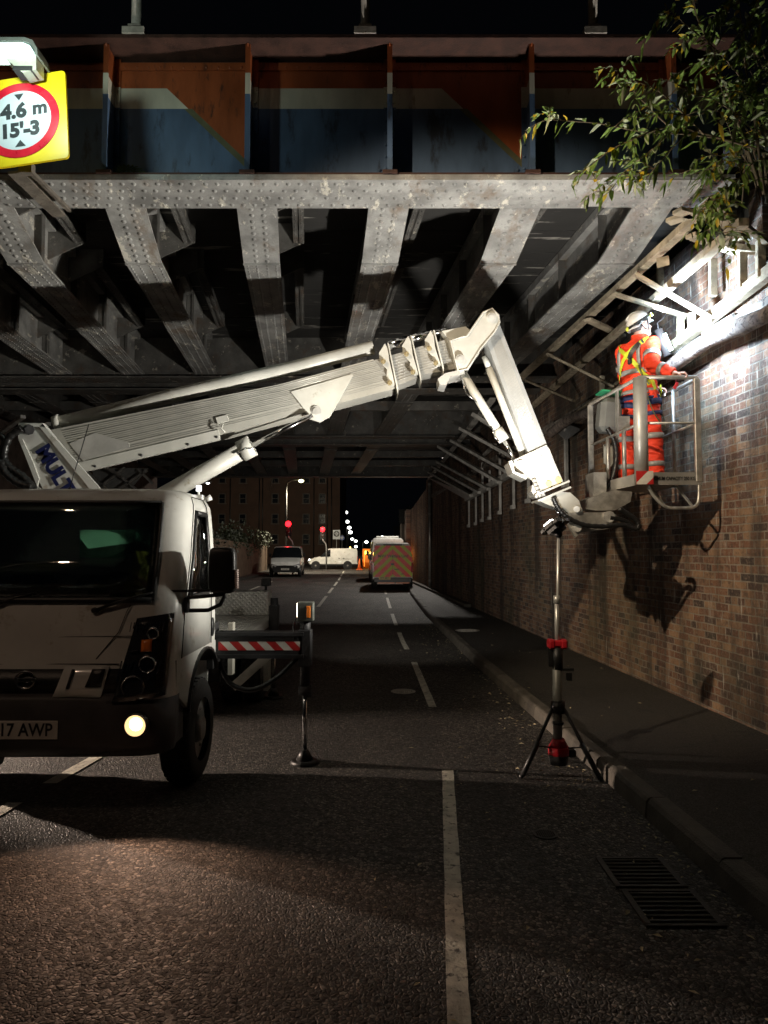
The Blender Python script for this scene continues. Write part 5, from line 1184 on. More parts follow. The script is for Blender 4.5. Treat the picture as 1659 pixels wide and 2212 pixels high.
# tube work light clipped to the timber beside the worker
tl = thing('tube_light', 'glowing white tube work light by the wall in front of the worker', 'work light', (2.9, 7.3, 3.6))
a, b = P(1435, 721, 7.35), P(1450, 757, 7.35); m_ = MB(); m_.cyl(a, b, .019, .019, 14); m_.build('tube', EM('tube_glow', (.62, 1, .95), 18), tl)
a2, b2 = P(1422, 712, 7.45), P(1443, 768, 7.45); m_ = MB(); m_.cyl(a2, b2, .045, .045, 14); m_.tube([a2, a2 + V((0, .02, .08)), P(1430, 690, 7.5), P(1440, 676, 7.5)], .006, 5); m_.build('casing', M('casing_dark', (.07, .06, .06), .5), tl)
lamp('wall_wash_source', 'SPOT', V((2.66, 6.72, 3.86)), 330, (.60, .80, 1), tl, aim=(3.6, 6.95, 3.95), size=.07, angle=160, blend=.6)  # added spot by the basket, apart from the tube, washes the wall
# ---------------------------------------------------------------- tripod light
tpx, tpy = 1.35, 5.58
td = thing('tripod_light', 'tall battery work light on a telescopic tripod standing by the kerb', 'work light', (tpx, tpy, 0))
mr = M('tool_red', (.42, .012, .02), .4, 0, .15, 12, .1, 60); alu2 = M('pole_alu', (.5, .5, .48), .35, .6, .12)
m_ = MB(); m_.cyl((tpx, tpy, .95), (tpx + .02, tpy, 1.86), .0125, .011, 12); m_.cyl((tpx, tpy, .9), (tpx, tpy, 1.36), .019, .019, 12); m_.cyl((tpx, tpy, 1.31), (tpx, tpy, 1.37), .026, .026, 12); m_.build('upper_pole', alu2, td)
m_ = MB(); m_.cyl((tpx - .005, tpy, .12), (tpx - .005, tpy, .96), .036, .036, 8); m_.build('lower_pole', M('pole_grey', (.24, .24, .215), .45, .3), td)
m_ = MB(); m_.box((tpx, tpy, 1.0), (.075, .075, .055), None, .012); m_.box((tpx - .048, tpy, .995), (.055, .09, .075), None, .014); m_.box((tpx + .048, tpy, .995), (.055, .09, .075), None, .014); m_.build('collar_handle', mr, td)
m_ = MB(); m_.cyl((tpx, tpy, .97), (tpx, tpy, .80), .045, .04, 10); m_.beam((tpx - .06, tpy, .97), (tpx - .055, tpy, .82), .024, .03); m_.build('latch', blackp, td); m_ = MB(); m_.box((tpx + .06, tpy - .01, .80), (.12, .03, .02)); m_.box((tpx + .085, tpy - .01, .745), (.04, .03, .06)); m_.build('hook', blackp, td); m_ = MB(); m_.cyl((tpx, tpy, .56), (tpx, tpy, .47), .055, .062, 10); m_.build('leg_hub', blackp, td); m_ = MB(); m_.cyl((tpx, tpy, .40), (tpx, tpy, .38), .045, .045, 10); m_.build('latch', blackp, td)
for a_ in (200, 325, 80):
    dx, dy = math.cos(R(a_)) * .33, math.sin(R(a_)) * .33
    m_ = MB(); zf = .12 if tpx + dx > KX(tpy + dy) - .02 else 0.0
    m_.tube([(tpx + dx * .12, tpy + dy * .12, .52), (tpx + dx * .6, tpy + dy * .6, .24), (tpx + dx, tpy + dy, zf + .015)], .014, 8); m_.tube([(tpx + dx * .55, tpy + dy * .55, .26), (tpx + dx * .98, tpy + dy * .98, zf + .02)], .02, 8); m_.ball((tpx + dx, tpy + dy, zf + .018), .019, 8, 6); m_.beam((tpx + dx * .1, tpy + dy * .1, .20), (tpx + dx * .62, tpy + dy * .62, .235), .006, .01); m_.build('leg', blackp, td)
m_ = MB(); m_.cyl((tpx, tpy, .27), (tpx, tpy, .21), .045, .075, 14); m_.cyl((tpx, tpy, .21), (tpx, tpy, .15), .08, .08, 14); m_.build('battery_housing', mr, td)
m_ = MB(); m_.cyl((tpx, tpy, .15), (tpx, tpy, .075), .08, .066, 14); m_.box((tpx + .1, tpy, .16), (.06, .07, .06), None, .01); m_.build('battery_base', blackp, td)
HL = V((tpx - .01, tpy, 1.915)); aim = V((-.38, .42, .82)).normalized(); rot = aim.to_track_quat('Z', 'Y').to_matrix()
m_ = MB(); m_.box(HL, (.17, .10, .05), rot, .012)
for i in range(9): m_.box(HL + rot @ V((-.068 + i * .017, 0, -.038)), (.006, .09, .03), rot)
for s_ in (-1, 1): m_.box(HL + rot @ V((s_ * .05, .07, -.005)), (.07, .05, .04), rot, .008); m_.box(HL + rot @ V((s_ * .05, -.07, -.005)), (.07, .05, .04), rot, .008)
m_.cyl((tpx + .02, tpy, 1.84), HL - V((0, 0, .02)), .02, .025, 10); m_.ball((tpx + .02, tpy, 1.85), .032, 10, 8); lh = m_.build('lamp_head', blackp, td)
m_ = MB(); m_.box(HL + rot @ V((0, 0, .028)), (.15, .085, .004), rot); m_.build('lit_face', EM('led_glow', (1, .95, .82), 30), lh)
lamp('tripod_light_source', 'SPOT', HL + aim * .07, 570, (1, .955, .87), lh, aim=HL + aim * 3, size=.05, angle=152, blend=1)
lamp('side_head_source', 'SPOT', HL + V((-.12, 0, .03)), 520, (1, .95, .84), lh, aim=HL + V((-1, .22, .14)), size=.05, angle=80, blend=.7)
# ---------------------------------------------------------------- vans
def van(name, label, L, Wd, H, hood, hz, ws_, rear, loc, rz, group=None, side_col=None, seed=0):
    """local: x right, y forward, origin at the centre on the ground"""
    t = thing(name, label, 'van', (0, 0, 0), 0, group); hw = Wd / 2
    st = [(-L / 2, .96, H * .90, .88, .98), (-L / 2 + .06, .99, H * .975, .87, 1.), (-L / 2 + .5, 1, H, .86, 1), (L / 2 - ws_ - 1.15, 1, H, .86, 1), (L / 2 - ws_ - .25, 1, H * .995, .85, 1), (L / 2 - ws_, 1, H * .965, .83, 1),
          (L / 2 - hood, .985, hz + .06, .93, .98), (L / 2 - hood * .5, .96, hz - .06, .93, .96), (L / 2 - .1, .90, hz - .22, .93, .9), (L / 2, .8, hz - .42, .95, .85)]
    zb = .30; belt = hz + .02
    def sec(y, wk_, zt, tw, lw):
        w1 = hw * wk_; zbt = min(belt, zt - .06); wt = w1 * tw if zt > belt + .2 else w1 * .96
        h = [(0, zb), (w1 * lw * .96, zb), (w1, zb + .16), (w1, (zb + zbt) / 2 + .05), (w1 * .985, zbt), (wt, max(zbt + .02, zt - .10)), (wt - .08, max(zbt + .035, zt - .02)), (0, zt)]
        return [V((x, y, z)) for x, z in h] + [V((-x, y, z)) for x, z in h[-2:0:-1]]
    S_ = [sec(*q) for q in st]; n = len(S_[0]); g = {}
    for j in range(len(S_) - 1):
        for i in range(n):
            i2 = (i + 1) % n; key = 'body'
            if i in (0, n - 1): key = 'under'
            elif i in (1, n - 2): key = 'sill'
            if j == 5 and i in (5, 6, 7, 8): key = 'windscreen'
            if j in (4,) and i in (4, n - 5): key = 'side_window'
            if j == 5 and i in (4, n - 5): key = 'side_window'
            if j == 8 and i in (2, n - 3): key = 'sill'
            g.setdefault(key, []).append([S_[j][i], S_[j][i2], S_[j + 1][i2], S_[j + 1][i]])
    g['body'].append(S_[0][2:n - 1]); g['sill'].append(S_[-1])
    dkg = M('van_glass', (.01, .012, .014), .08, coat=1)
    def sk(k, m_, nm):
        mm = MB(); mm.smooth = True
        for q in g[k]: mm.poly(q)
        o = mm.build(nm, m_, t); e_ = o.modifiers.new('e', 'EDGE_SPLIT'); e_.split_angle = R(32); return o
    bo_ = sk('body', white, 'body'); sk('sill', blackp, 'bumper'); sk('under', blackp, 'underside'); sk('windscreen', dkg, 'windscreen'); sk('side_window', dkg, 'side_window')
    for sx in (1, -1):
        for y in (L / 2 - hood * .62, -L / 2 + .85):
            mm = MB(); mm.cyl((sx * (hw - .16), y, .33), (sx * (hw + .004), y, .33), .40, .40, 24); mm.build('wheel_arch', blackp, t)
            wheel(sx * (hw - .10), y, .33, .22, sx, 'wheel', t)
        mm = MB(); mm.box((sx * (hw + .10), L / 2 - ws_ - .02, hz + .22), (.16, .1, .26), None, .03); mm.beam((sx * (hw - .02), L / 2 - ws_, hz + .1), (sx * (hw + .08), L / 2 - ws_, hz + .14), .05, .04); mm.build('mirror', blackp, t)
        mm = MB()
        for y in (L / 2 - ws_ - .3, L / 2 - ws_ - 1.2): mm.tube([(sx * (hw + .002), y, .5), (sx * (hw + .002), y, belt)], .006, 4)
        mm.tube([(sx * (hw + .002), -L / 2 + .5, belt - .2), (sx * (hw + .002), L / 2 - ws_ - 1.2, belt - .2)], .012, 4); mm.box((sx * (hw + .006), L / 2 - ws_ - 1.02, belt - .14), (.02, .16, .04), None, .006); mm.box((sx * (hw + .006), L / 2 - ws_ - 1.4, belt - .14), (.02, .16, .04), None, .006); mm.build('door_trim', blackp, t)
        mm = MB(); mm.add([(sx * hw * .90, L / 2 - .02, hz - .30), (sx * hw * .52, L / 2 + .01, hz - .42), (sx * hw * .60, L / 2 + .012, hz - .54), (sx * hw * .93, L / 2 - .08, hz - .40)], [(0, 1, 2, 3)]); hl_ = mm.build('headlight', M('clear_headlight', (.45, .45, .45), .12, .3, coat=1), t); md_ = hl_.modifiers.new('t', 'SOLIDIFY'); md_.thickness = .06
        mm = MB(); mm.box((sx * (hw * .955), -L / 2 - .005, .95), (.09, .05, .40), None, .01); mm.build('tail_light', M('tail_red', (.30, .01, .012), .2), t)
    mm = MB(); mm.prism([(-hw * .48, L / 2 - .02, hz - .60), (hw * .48, L / 2 - .02, hz - .60), (hw * .42, L / 2 - .0, hz - .44), (-hw * .42, L / 2 - .0, hz - .44)], (0, .03, 0)); mm.build('grille', blackp, t)
    mm = MB(); mm.box((0, L / 2 + .012, .50), (.5, .012, .11)); mm.build('number_plate', npl.data.materials[0], t)
    mm = MB(); mm.box((0, -L / 2 - .03, .42), (Wd * .93, .14, .22), None, .03); mm.build('rear_bumper', blackp, t)
    return t, st, hw
def place(t, loc, rz): t.location = loc; t.rotation_euler = (0, 0, rz)
# white van facing us on the left
v1, _, hw1 = van('parked_van', 'white panel van parked on the left facing the camera under the red traffic light', 4.9, 1.98, 1.95, .95, 1.16, 1.75, None, None, 0)
m_ = MB(); puttext(m_, 'HG73 KUY', .1, (0, 4.9 / 2 + .02, .50), (-1, 0, 0), (0, 0, 1), .001, .001, sx=.9); m_.build('lettering', blackp, v1)
m_ = MB(); m_.box((0, .2, 1.985), (.9, .2, .05)); m_.build('roof_bar', blackp, v1)
yv = 44.5; place(v1, (-6.35, yv + 2.45, 0), R(180 + 4))
# small side-on van crossing at the junction
v2, _, _ = van('crossing_van', 'small white van seen side on at the junction with headlamp lit', 4.25, 1.8, 1.84, 1.0, 1.08, 1.65, None, None, 0)
place(v2, ((720 - CX) / FP * 63, 63, 0), R(90 + 3))
m_ = MB(); m_.ball((.68, 2.12, .78), .10, 12, 8); m_.build('lit_headlight', EM('far_headlight', (1, .95, .8), 14), v2)
m_ = MB(); m_.ball((0, -1.5, 1.9), .07, 10, 6); m_.build('roof_beacon', EM('amber_beacon', (1, .7, .15), 6), v2)
m_ = MB(); m_.box((.905, -.1, .62), (.02, 2.0, .05)); m_.build('rubbing_strip', blackp, v2)
# van with chevrons, tail towards us
v3, _, hw3 = van('parked_van', 'van with red and yellow chevron rear doors and black lettering parked tail towards the camera', 5.1, 1.76, 2.04, .95, 1.16, 1.75, None, None, 0)
chy = M('chevron_yellow', (.46, .48, .02), .45, 0, .1, 6); chr_ = M('chevron_red', (.75, .02, .012), .4, 0, .1, 6)
m_ = MB(); yb = -5.1 / 2 - .004; bw = .84; z0, z1 = .55, 1.84
outl = [(-bw, z0), (bw, z0), (bw, 1.30), (bw * .93, z1), (bw * .86, z1 + .06), (-bw * .86, z1 + .06), (-bw * .93, z1), (-bw, 1.30)]
def conv(poly):
    for i in range(len(outl)):
        a, b = outl[i], outl[(i + 1) % len(outl)]
        poly = clip(poly, lambda q: (b[0] - a[0]) * (q[1] - a[1]) - (b[1] - a[1]) * (q[0] - a[0]))
        if len(poly) < 3: return []
    return poly
m_.prism([(x, yb - .0, z) for x, z in outl], (0, -.012, 0)); 
m_.cur = 1; k = -1.0
while k < 3:
    for sx in (1, -1):
        q = [(0, k), (0, k + .23), (sx * 1.4, k + .23 - 1.4 * .95), (sx * 1.4, k - 1.4 * .95)]
        if sx == -1: q = q[::-1]
        q = conv([p_ for p_ in q])
        if len(q) > 2: m_.poly([(x, yb - .0155, z) for x, z in q])
    k += .42
cp = m_.build('chevron_doors', [chy, chr_], v3)
m_ = MB(); puttext(m_, 'MVH Welfare Unit', .17, (0.02, yb - .018, 1.44), (1, 0, 0), (0, 0, 1), .001, .003); m_.build('lettering', blackp, cp)
m_ = MB(); m_.box((0, yb - .02, 1.2), (.012, .01, 1.15)); m_.box((-.01, yb - .03, 1.10), (.14, .03, .08)); m_.box((.16, yb - .02, .88), (.22, .012, .035)); m_.box((.42, yb - .02, .68), (.1, .012, .03)); m_.build('door_gap', blackp, cp)
m_ = MB(); m_.box((-.35, yb - .095, .50), (.5, .01, .115)); yp = m_.build('number_plate', M('plate_yellow', (.55, .40, .05), .4), v3)
m_ = MB(); puttext(m_, 'YP70 MFO', .1, (-.35, yb - .102, .50), (1, 0, 0), (0, 0, 1), .001, .002, sx=.9); m_.build('lettering', blackp, yp)
m_ = MB(); m_.box((-.28, yb - .085, .30), (.72, .02, .06)); m_.box((.42, yb - .085, .30), (.58, .02, .06)); m_.build('bumper_reflectors', M('orange_reflector', (.65, .2, .08), .3), v3)
m_ = MB(); m_.box((0, yb + .02, 1.93), (.8, .12, .05), None, .01); m_.build('spoiler', blackp, v3)
place(v3, ((845 - CX) / FP * 30.6, 30.6 + 2.55, 0), R(1.5))
# taller van ahead of it with yellow side
v4, _, hw4 = van('parked_van', 'taller white van with yellow upper side mostly hidden ahead of the chevron van', 5.6, 1.85, 2.35, .95, 1.3, 1.7, None, None, 0)
m_ = MB(); m_.box((-hw4 * .955, -1.2, 1.85), (.03, 2.6, .5)); m_.box((0, -2.82, 1.7), (1.3, .02, .6)); m_.build('yellow_panel', M('signal_yellow', (.6, .6, .08), .4), v4)
m_ = MB(); m_.box((0, -1.8, 2.4), (1.2, .3, .08), None, .02); m_.build('roof_bar', white, v4)
place(v4, (.12, 37 + 2.9, 0), R(2))
# ---------------------------------------------------------------- traffic lights, lamps, signs
pole_m = M('galvanised_pole', (.33, .33, .32), .5, .5, .2)
def tlight(x, y, zl_, label, back=False):
    t = thing('traffic_light', label, 'traffic light', (x, y, 0), group='red traffic lights at the junction')
    m_ = MB(); m_.tube([(x + .33, y, 0), (x + .33, y, zl_ - 1.5), (x + .28, y, zl_ - 1.25), (x + .04, y, zl_ - .95), (x, y, zl_ - .8)], .057, 10); m_.build('pole', pole_m, t)
    m_ = MB(); m_.box((x, y, zl_ - .32), (.30, .2, .95), None, .02); m_.box((x, y + .1, zl_ - .32), (.42, .02, 1.1)); m_.build('head', blackp, t)
    m_ = MB()
    for dz in (0, -.31, -.62):
        m_.tube([(x + .12 * math.cos(a), y - .16, zl_ + dz + .12 * math.sin(a)) for a in [i * .3 - .2 for i in range(12)]], .012, 4)
    m_.build('hood', blackp, t)
    m_ = MB(); m_.ball((x, y - .13, zl_), .21, 16, 8, (1, .35, 1)); m_.build('red_lens', EM('red_glow', (1, .012, .02), 5), t)
    m_ = MB()
    for dz in (-.31, -.62): m_.ball((x, y - .1, zl_ + dz), .1, 12, 6, (1, .3, 1))
    m_.build('unlit_lens', M('unlit_lens', (.03, .02, .015), .2), t)
    lamp('red_light_source', 'POINT', (x, y - .6, zl_), 24, (1, .03, .04), t, size=.12)
tlight((623 - CX) / FP * 50, 50, CAMZ + (1187 - 1132) / FP * 50, 'red traffic light on a cranked pole above the white van on the left')
tlight((697 - CX) / FP * 62, 62, CAMZ + (1187 - 1144) / FP * 62, 'red traffic light farther right, in front of the apartment block')
def streetlamp(x, y, z, label, col=(1, 1, .92), r=.3, s=9, light=0, arm=.8, group='street lamps receding along the road'):
    t = thing('street_lamp', label, 'street lamp', (x - arm, y, 0), group=group)
    m_ = MB(); m_.tube([(x - arm, y, 0), (x - arm, y, z - .5), (x - arm * .93, y, z - .15), (x - arm * .6, y, z + .05), (x, y, z + .08)], .07, 8); m_.build('post', pole_m, t)
    m_ = MB(); m_.ball((x, y, z + .08), 1, 12, 8, (.34, .18, .08)); m_.build('lamp_head', M('lamp_head_grey', (.2, .2, .2), .5), t)
    m_ = MB(); m_.ball((x, y, z), r, 14, 8, (1, 1, .75)); m_.build('lens', EM('street_glow_%d' % int(col[2] * 100), col, s), t)
    if light: lamp('street_light_source', 'SPOT', (x, y, z - .3), light, (1, .88, .66), t, aim=(x + 1, y + 6, 0), size=.25, angle=168, blend=.5)
    return t
streetlamp((650 - CX) / FP * 55, 55, CAMZ + (1187 - 1038) / FP * 55, 'tall street lamp with yellow light behind the nearest traffic light', (1, .93, .45), .2, 12, 4500, 1.15)
FL = [(747, 1107, 118), (750, 1127, 155), (754.5, 1140, 196), (757, 1150, 240), (761, 1164.6, 330), (768.6, 1169, 380), (769, 1181, 520)]
ordn = ['nearest and highest', 'second', 'third', 'fourth', 'fifth', 'sixth', 'farthest']
for (x, y, Y), o_ in zip(FL, ordn): streetlamp((x - CX) / FP * Y, Y, CAMZ + (1187 - y) / FP * Y, o_ + ' lamp in the long row of street lamps beside the road', (1, 1, .92), .0028 * Y if Y < 300 else .0022 * Y, 7, 2500 if Y < 160 else 0)
for x, y, Y, l_ in ((791.6, 1171, 150, 'low street lamp standing directly above the orange cabin'), (808.6, 1168, 250, 'left lamp of the close pair above the chevron van roof'), (816, 1168, 250, 'right lamp of the close pair above the chevron van roof'), (826, 1158, 300, 'tiny single lamp high above the chevron van roof')):
    streetlamp((x - CX) / FP * Y, Y, CAMZ + (1187 - y) / FP * Y, l_, (1, 1, .92), .0024 * Y if y != 1158 else .3, 7)
streetlamp(P(449, 1043, 60).x, 60, CAMZ + (1187 - 1043) / FP * 60, 'white lamp glowing beside the truck roof camera on the far left', (.95, .98, 1), .14, 10, 0)
def rsign(x, y, z, r, label, txt, sq):
    t = thing('road_sign', label, 'road sign', (x, y, 0)); m_ = MB(); m_.cyl((x, y + .05, 0), (x, y + .05, z + .4), .04, .04, 8); m_.build('pole', pole_m, t)
    m_ = MB()
    if sq: m_.box((x, y, z), (r * 2, .02, r * 2.6)); m_.build('plate', M('sign_white', (.7, .7, .7), .4), t)
    else: m_.cyl((x, y + .02, z), (x, y, z), r, r, 20); m_.build('plate', M('sign_blue', (.03, .08, .4), .4), t)
    if sq: m_ = MB(); m_.tube([(x + r * .7 * math.cos(a), y - .02, z + .08 + r * .7 * math.sin(a)) for a in [i * .3142 for i in range(20)]], .045, 5, True); m_.build('ring', blackp, t); m_ = MB(); puttext(m_, txt, .5, (x, y - .025, z + .08), (1, 0, 0), (0, 0, 1), .001, .01); puttext(m_, 'Zone', .16, (x, y - .025, z - .62), (1, 0, 0), (0, 0, 1), .001, .003) if False else None; m_.build('lettering', blackp, t)
    else: m_ = MB(); m_.prism([(x - .1, y - .01, z - .15), (x + .1, y - .01, z - .15), (x + .1, y - .01, z), (x + .2, y - .01, z), (x, y - .01, z + .2), (x - .2, y - .01, z), (x - .1, y - .01, z)], (0, -.01, 0)); m_.build('symbol', M('sign_white', (.7, .7, .7), .4), t)
rsign((727 - CX) / FP * 70, 70, CAMZ + (1187 - 1155) / FP * 70, .35, 'square white speed sign reading 20 on a post by the apartment corner', '20', True)
rsign((739 - CX) / FP * 76, 76, CAMZ + (1187 - 1162) / FP * 76, .26, 'small round blue road sign right of the 20 sign', '', False)
# cabin, cone
ccx = (790 - CX) / FP * 66; t = thing('site_cabin', 'orange site cabin with a lit window between the two vans', 'cabin', (ccx, 66, 0))
m_ = MB(); m_.box((ccx + .2, 66.5, .9), (1.0, 1.0, 1.8), None, .03); m_.build('body', M('cabin_orange', (.55, .20, .03), .6), t)
m_ = MB(); m_.box((ccx + .12, 65.97, 1.45), (.4, .04, .3)); m_.build('lit_window', EM('cabin_glow', (1, .6, .1), 5), t)
m_ = MB(); m_.box((ccx - .12, 65.97, .8), (.05, .04, 1.3)); m_.build('lit_edge', EM('cabin_glow2', (1, .35, .05), 1.5), t)  # no lamp: the light on the cabin edge is put in as a glowing strip
lamp('cabin_light', 'POINT', (ccx - .1, 65.0, 1.5), 60, (1, .4, .06), t, size=.2)
tx = (777 - CX) / FP * 60; t = thing('traffic_cone', 'orange traffic cone behind the small white van', 'traffic cone', (tx, 60, 0))
m_ = MB(); m_.cyl((tx, 60, .04), (tx, 60, .95), .2, .03, 16); m_.box((tx, 60, .03), (.55, .55, .06), None, .02); m_.build('body', M('cone_orange', (.8, .16, .03), .5), t)
m_ = MB(); m_.cyl((tx, 60, .45), (tx, 60, .65), .121, .085, 16); m_.build('band', M('cone_band', (.7, .5, .4), .4), t)
ow = thing('warning_lamp', 'orange warning lamp on a stand lighting the end of the brick wall beyond the vans', 'warning lamp', (1.12, 36.3, 0))
m_ = MB(); m_.cyl((1.12, 36.3, 0.1), (1.12, 36.3, 1.3), .025, .02, 8); m_.box((1.12, 36.3, .13), (.3, .3, .06)); m_.build('stand', blackp, ow)
m_ = MB(); m_.ball((1.12, 36.3, 1.38), .08, 12, 8); m_.build('lens', EM('warning_glow', (1, .3, .03), 6), ow)
lamp('warning_light_source', 'POINT', (1.05, 36.2, 1.45), 11, (1, .28, .04), ow, size=.1)
# ---------------------------------------------------------------- buildings
st1 = M('sandstone_render', (.085, .05, .036), .85, 0, .2, .8, .2, 6); win = M('dark_window', (.012, .014, .018), .15); frm = M('window_frame', (.10, .085, .075), .6)
def block(name, label, x0, x1, y, h, cols, rows, ww, wh, mat, depth=14):
    t = thing(name, label, 'building', ((x0 + x1) / 2, y, 0)); m_ = MB(); m_.box(((x0 + x1) / 2, y + depth / 2, h / 2), (x1 - x0, depth, h)); m_.build('wall', mat, t)
    m_ = MB(); m_.prism([(x0 - .3, y - .3, h), (x1 + .3, y - .3, h), (x1 + .3, y + depth / 2, h + 2.6), (x0 - .3, y + depth / 2, h + 2.6)], (0, .2, -.1)); m_.build('roof', M('slate', (.05, .05, .055), .7), t)
    for cx in cols:
        for rz_ in rows:
            m_ = MB(); 
            for dx in (-ww / 2, ww / 2): m_.box((cx + dx, y - .03, rz_), (.1, .08, wh + .1))
            m_.box((cx, y - .03, rz_ + wh / 2), (ww, .08, .1)); m_.box((cx, y - .05, rz_ - wh / 2 - .03), (ww + .3, .16, .1)); m_.box((cx, y - .02, rz_), (ww, .05, .06)); f_ = m_.build('window', frm, t)
            m_ = MB(); m_.box((cx, y - .01, rz_), (ww - .1, .03, wh - .1)); m_.build('pane', win, f_)
    return t
Yb = 85; sx_ = Yb / FP; X = lambda px: (px - CX) * sx_; Zp = lambda py: CAMZ + (1187 - py) * sx_
ap = block('apartment_building', 'dim four storey apartment block with small windows behind the red traffic lights', X(425), X(734), Yb, 12.5, [X(q) for q in (479, 524, 594, 661, 696)], [Zp(q) for q in (1033, 1077, 1121, 1165)], .75, 1.15, st1)
m_ = MB()
for q in (497, 560, 567, 678, 707, 716): m_.cyl((X(q), Yb - .1, 0), (X(q), Yb - .1, 12.4), .07, .07, 6)
m_.build('downpipes', blackp, ap)
for i, (a, b, Y_, h_, l_) in enumerate(((853, 868, 190, 5.6, 'small dark house beyond the vans at the right'), (867, 900, 120, 6.2, 'dark gabled house behind the end of the brick wall'), (740, 752, 260, 9, 'distant dark house beside the receding street lamps'))):
    X2 = lambda px: (px - CX) / FP * Y_
    block('house', l_, X2(a), X2(b), Y_, h_, [X2((a + b) / 2)], [h_ * .6], .9, 1.2, M('dark_render', (.12, .10, .09), .9), 10)
# left boundary wall with ivy
lb_ = thing('garden_wall', 'low brown boundary wall on the left beyond the truck mirror', 'wall', (-9.6, 40, 0)); m_ = MB(); m_.prism([(-8.0, 31, 0), (-9.2, 56, 0), (-9.2, 56, 2.0), (-8.0, 31, 2.3)], (-.3, 0, 0)); m_.build('brickwork', M('brown_wall', (.10, .065, .04), .9, 0, .3, 2, .5, 20), lb_)
leafm = M('ivy_leaf', (.025, .032, .012), .6, 0, .4, 8)
def leaves(m_, c, r, n, s_, sq=(1, 1, 1)):
    for _ in range(n):
        q = V((random.gauss(0, 1), random.gauss(0, 1), random.gauss(0, 1))).normalized() * r * random.uniform(.3, 1) ** .5; q = V((q.x * sq[0], q.y * sq[1], q.z * sq[2])); u = V((random.gauss(0, 1), random.gauss(0, 1), random.gauss(0, 1))).normalized(); w2 = u.orthogonal().normalized(); k = s_ * random.uniform(.6, 1.3); p_ = V(c) + q
        m_.add([p_ - u * k, p_ + w2 * k * .5, p_ + u * k, p_ - w2 * k * .5], [(0, 1, 2, 3)])
iv = thing('ivy_bush', 'dark ivy bush growing over the boundary wall behind the parked van', 'bush', (-9, 45, 0)); m_ = MB()
for i in range(26): y = random.uniform(31, 56); leaves(m_, (-8.2 - (y - 31) * .05 + random.uniform(-.6, .2), y, 2.2 + random.uniform(-.7, .5)), random.uniform(.5, .9), 170, .09)
m_.build('foliage', leafm, iv)
m_ = MB(); m_.tube([(-9.2, 45, 0), (-9.1, 45, 1.5), (-8.9, 45, 2.4)], .08, 6); m_.build('stem', M('bark', (.08, .06, .04), .9), iv)
tt = thing('tree', 'dark tree mass rising beyond the wall at the far right of the road', 'tree', (12, 150, 0)); m_ = MB()
for i in range(14): leaves(m_, (8 + random.uniform(-4, 5), 150 + random.uniform(-3, 3), random.uniform(3, 9)), 2.2, 150, .3)
m_.build('crown', leafm, tt); m_ = MB(); m_.cyl((9, 150, 0), (9, 150, 6), .4, .2, 8); m_.build('trunk', _m['bark'], tt)
# bare twigs hanging under the far edge of the bridge
m_ = MB()
for x0, d_ in ((800, 0), (812, 1), (858, 0), (866, 1)):
    pts = [P(x0 * .48 / 1.0 + 0, 0, 28)] if False else None
for px, top, bot in ((583, 1030, 1062), (590, 1032, 1052), (640, 1035, 1056), (646, 1050, 1062)):
    m_.tube([P(px, top, 28.6), P(px + 4, (top + bot) / 2, 28.6), P(px - 2, bot, 28.6)], .012, 4)
solo(m_, 'hanging_twigs', M('dry_twig', (.25, .2, .14), .9), 'thin bare twigs hanging from the far edge of the bridge', 'twigs')
# ---------------------------------------------------------------- overhanging shrub, top right
gl_ = M('buddleia_leaf', (.15, .235, .04), .55, 0, .45, 9, .2, 60); yl_ = M('yellow_leaf', (.50, .36, .02), .55, 0, .25, 9); pale = M('leaf_underside', (.38, .42, .26), .6, 0, .3, 9)
stm = M('woody_stem', (.16, .12, .07), .8, 0, .3, 20)
sh = thing('overhanging_shrub', 'leafy shrub with yellowing leaves overhanging the bridge from the top right corner', 'shrub', (3.6, 5.2, 4.3))
lf = MB(); sm_ = MB()
def leaf(p_, d, up, L, w_, mi):
    d = d.normalized(); s_ = d.cross(up).normalized() * w_; n_ = s_.cross(d).normalized(); lf.cur = mi; dr_ = -L * .22
    a = p_; b = p_ + d * L * .35 + n_ * L * .05; c = p_ + d * L * .7 + V((0, 0, dr_ * .5)); e_ = p_ + d * L + V((0, 0, dr_))
    lf.add([a, b + s_, b - n_ * w_ * .25, b - s_, c + s_ * .75, c - n_ * w_ * .2, c - s_ * .75, e_], [(0, 1, 2), (0, 2, 3), (1, 4, 5, 2), (2, 5, 6, 3), (4, 7, 5), (5, 7, 6)])
def twig(pts, r, dens=.05, L=.085, yel_=.08, side=.0, tip=False, start=.2):
    pts = smooth(pts, 6); sm_.tube(pts, lambda t: r * (1 - .75 * t), 5); acc = 0; tot = sum((b - a).length for a, b in zip(pts, pts[1:])); run = 0; k = 0
    for a, b in zip(pts, pts[1:]):
        seg_ = (b - a).length; acc += seg_; run += seg_
        if acc > dens and run > tot * start:
            acc = 0; k += 1; d = (b - a).normalized()
            for s_ in (1, -1):
                az = random.uniform(0, 6.28) if side == 0 else k * 1.57; o_ = (d.orthogonal().normalized()); o_ = Matrix.Rotation(az, 3, d) @ o_ * s_
                dd = (d * random.uniform(.3, .9) + o_ * random.uniform(.5, 1) + V((0, 0, -.35))); leaf(b, dd, V((random.uniform(-.4, .4), random.uniform(-.4, .4), 1)), L * random.uniform(.35, 1.3), L * random.uniform(.11, .19), 1 if random.random() < yel_ else (2 if random.random() < .22 else 0))
    return pts
def PT(x, y, Y): return P(x, y, Y)
root_ = [PT(1700, 470, 5.7), PT(1640, 400, 5.5)]
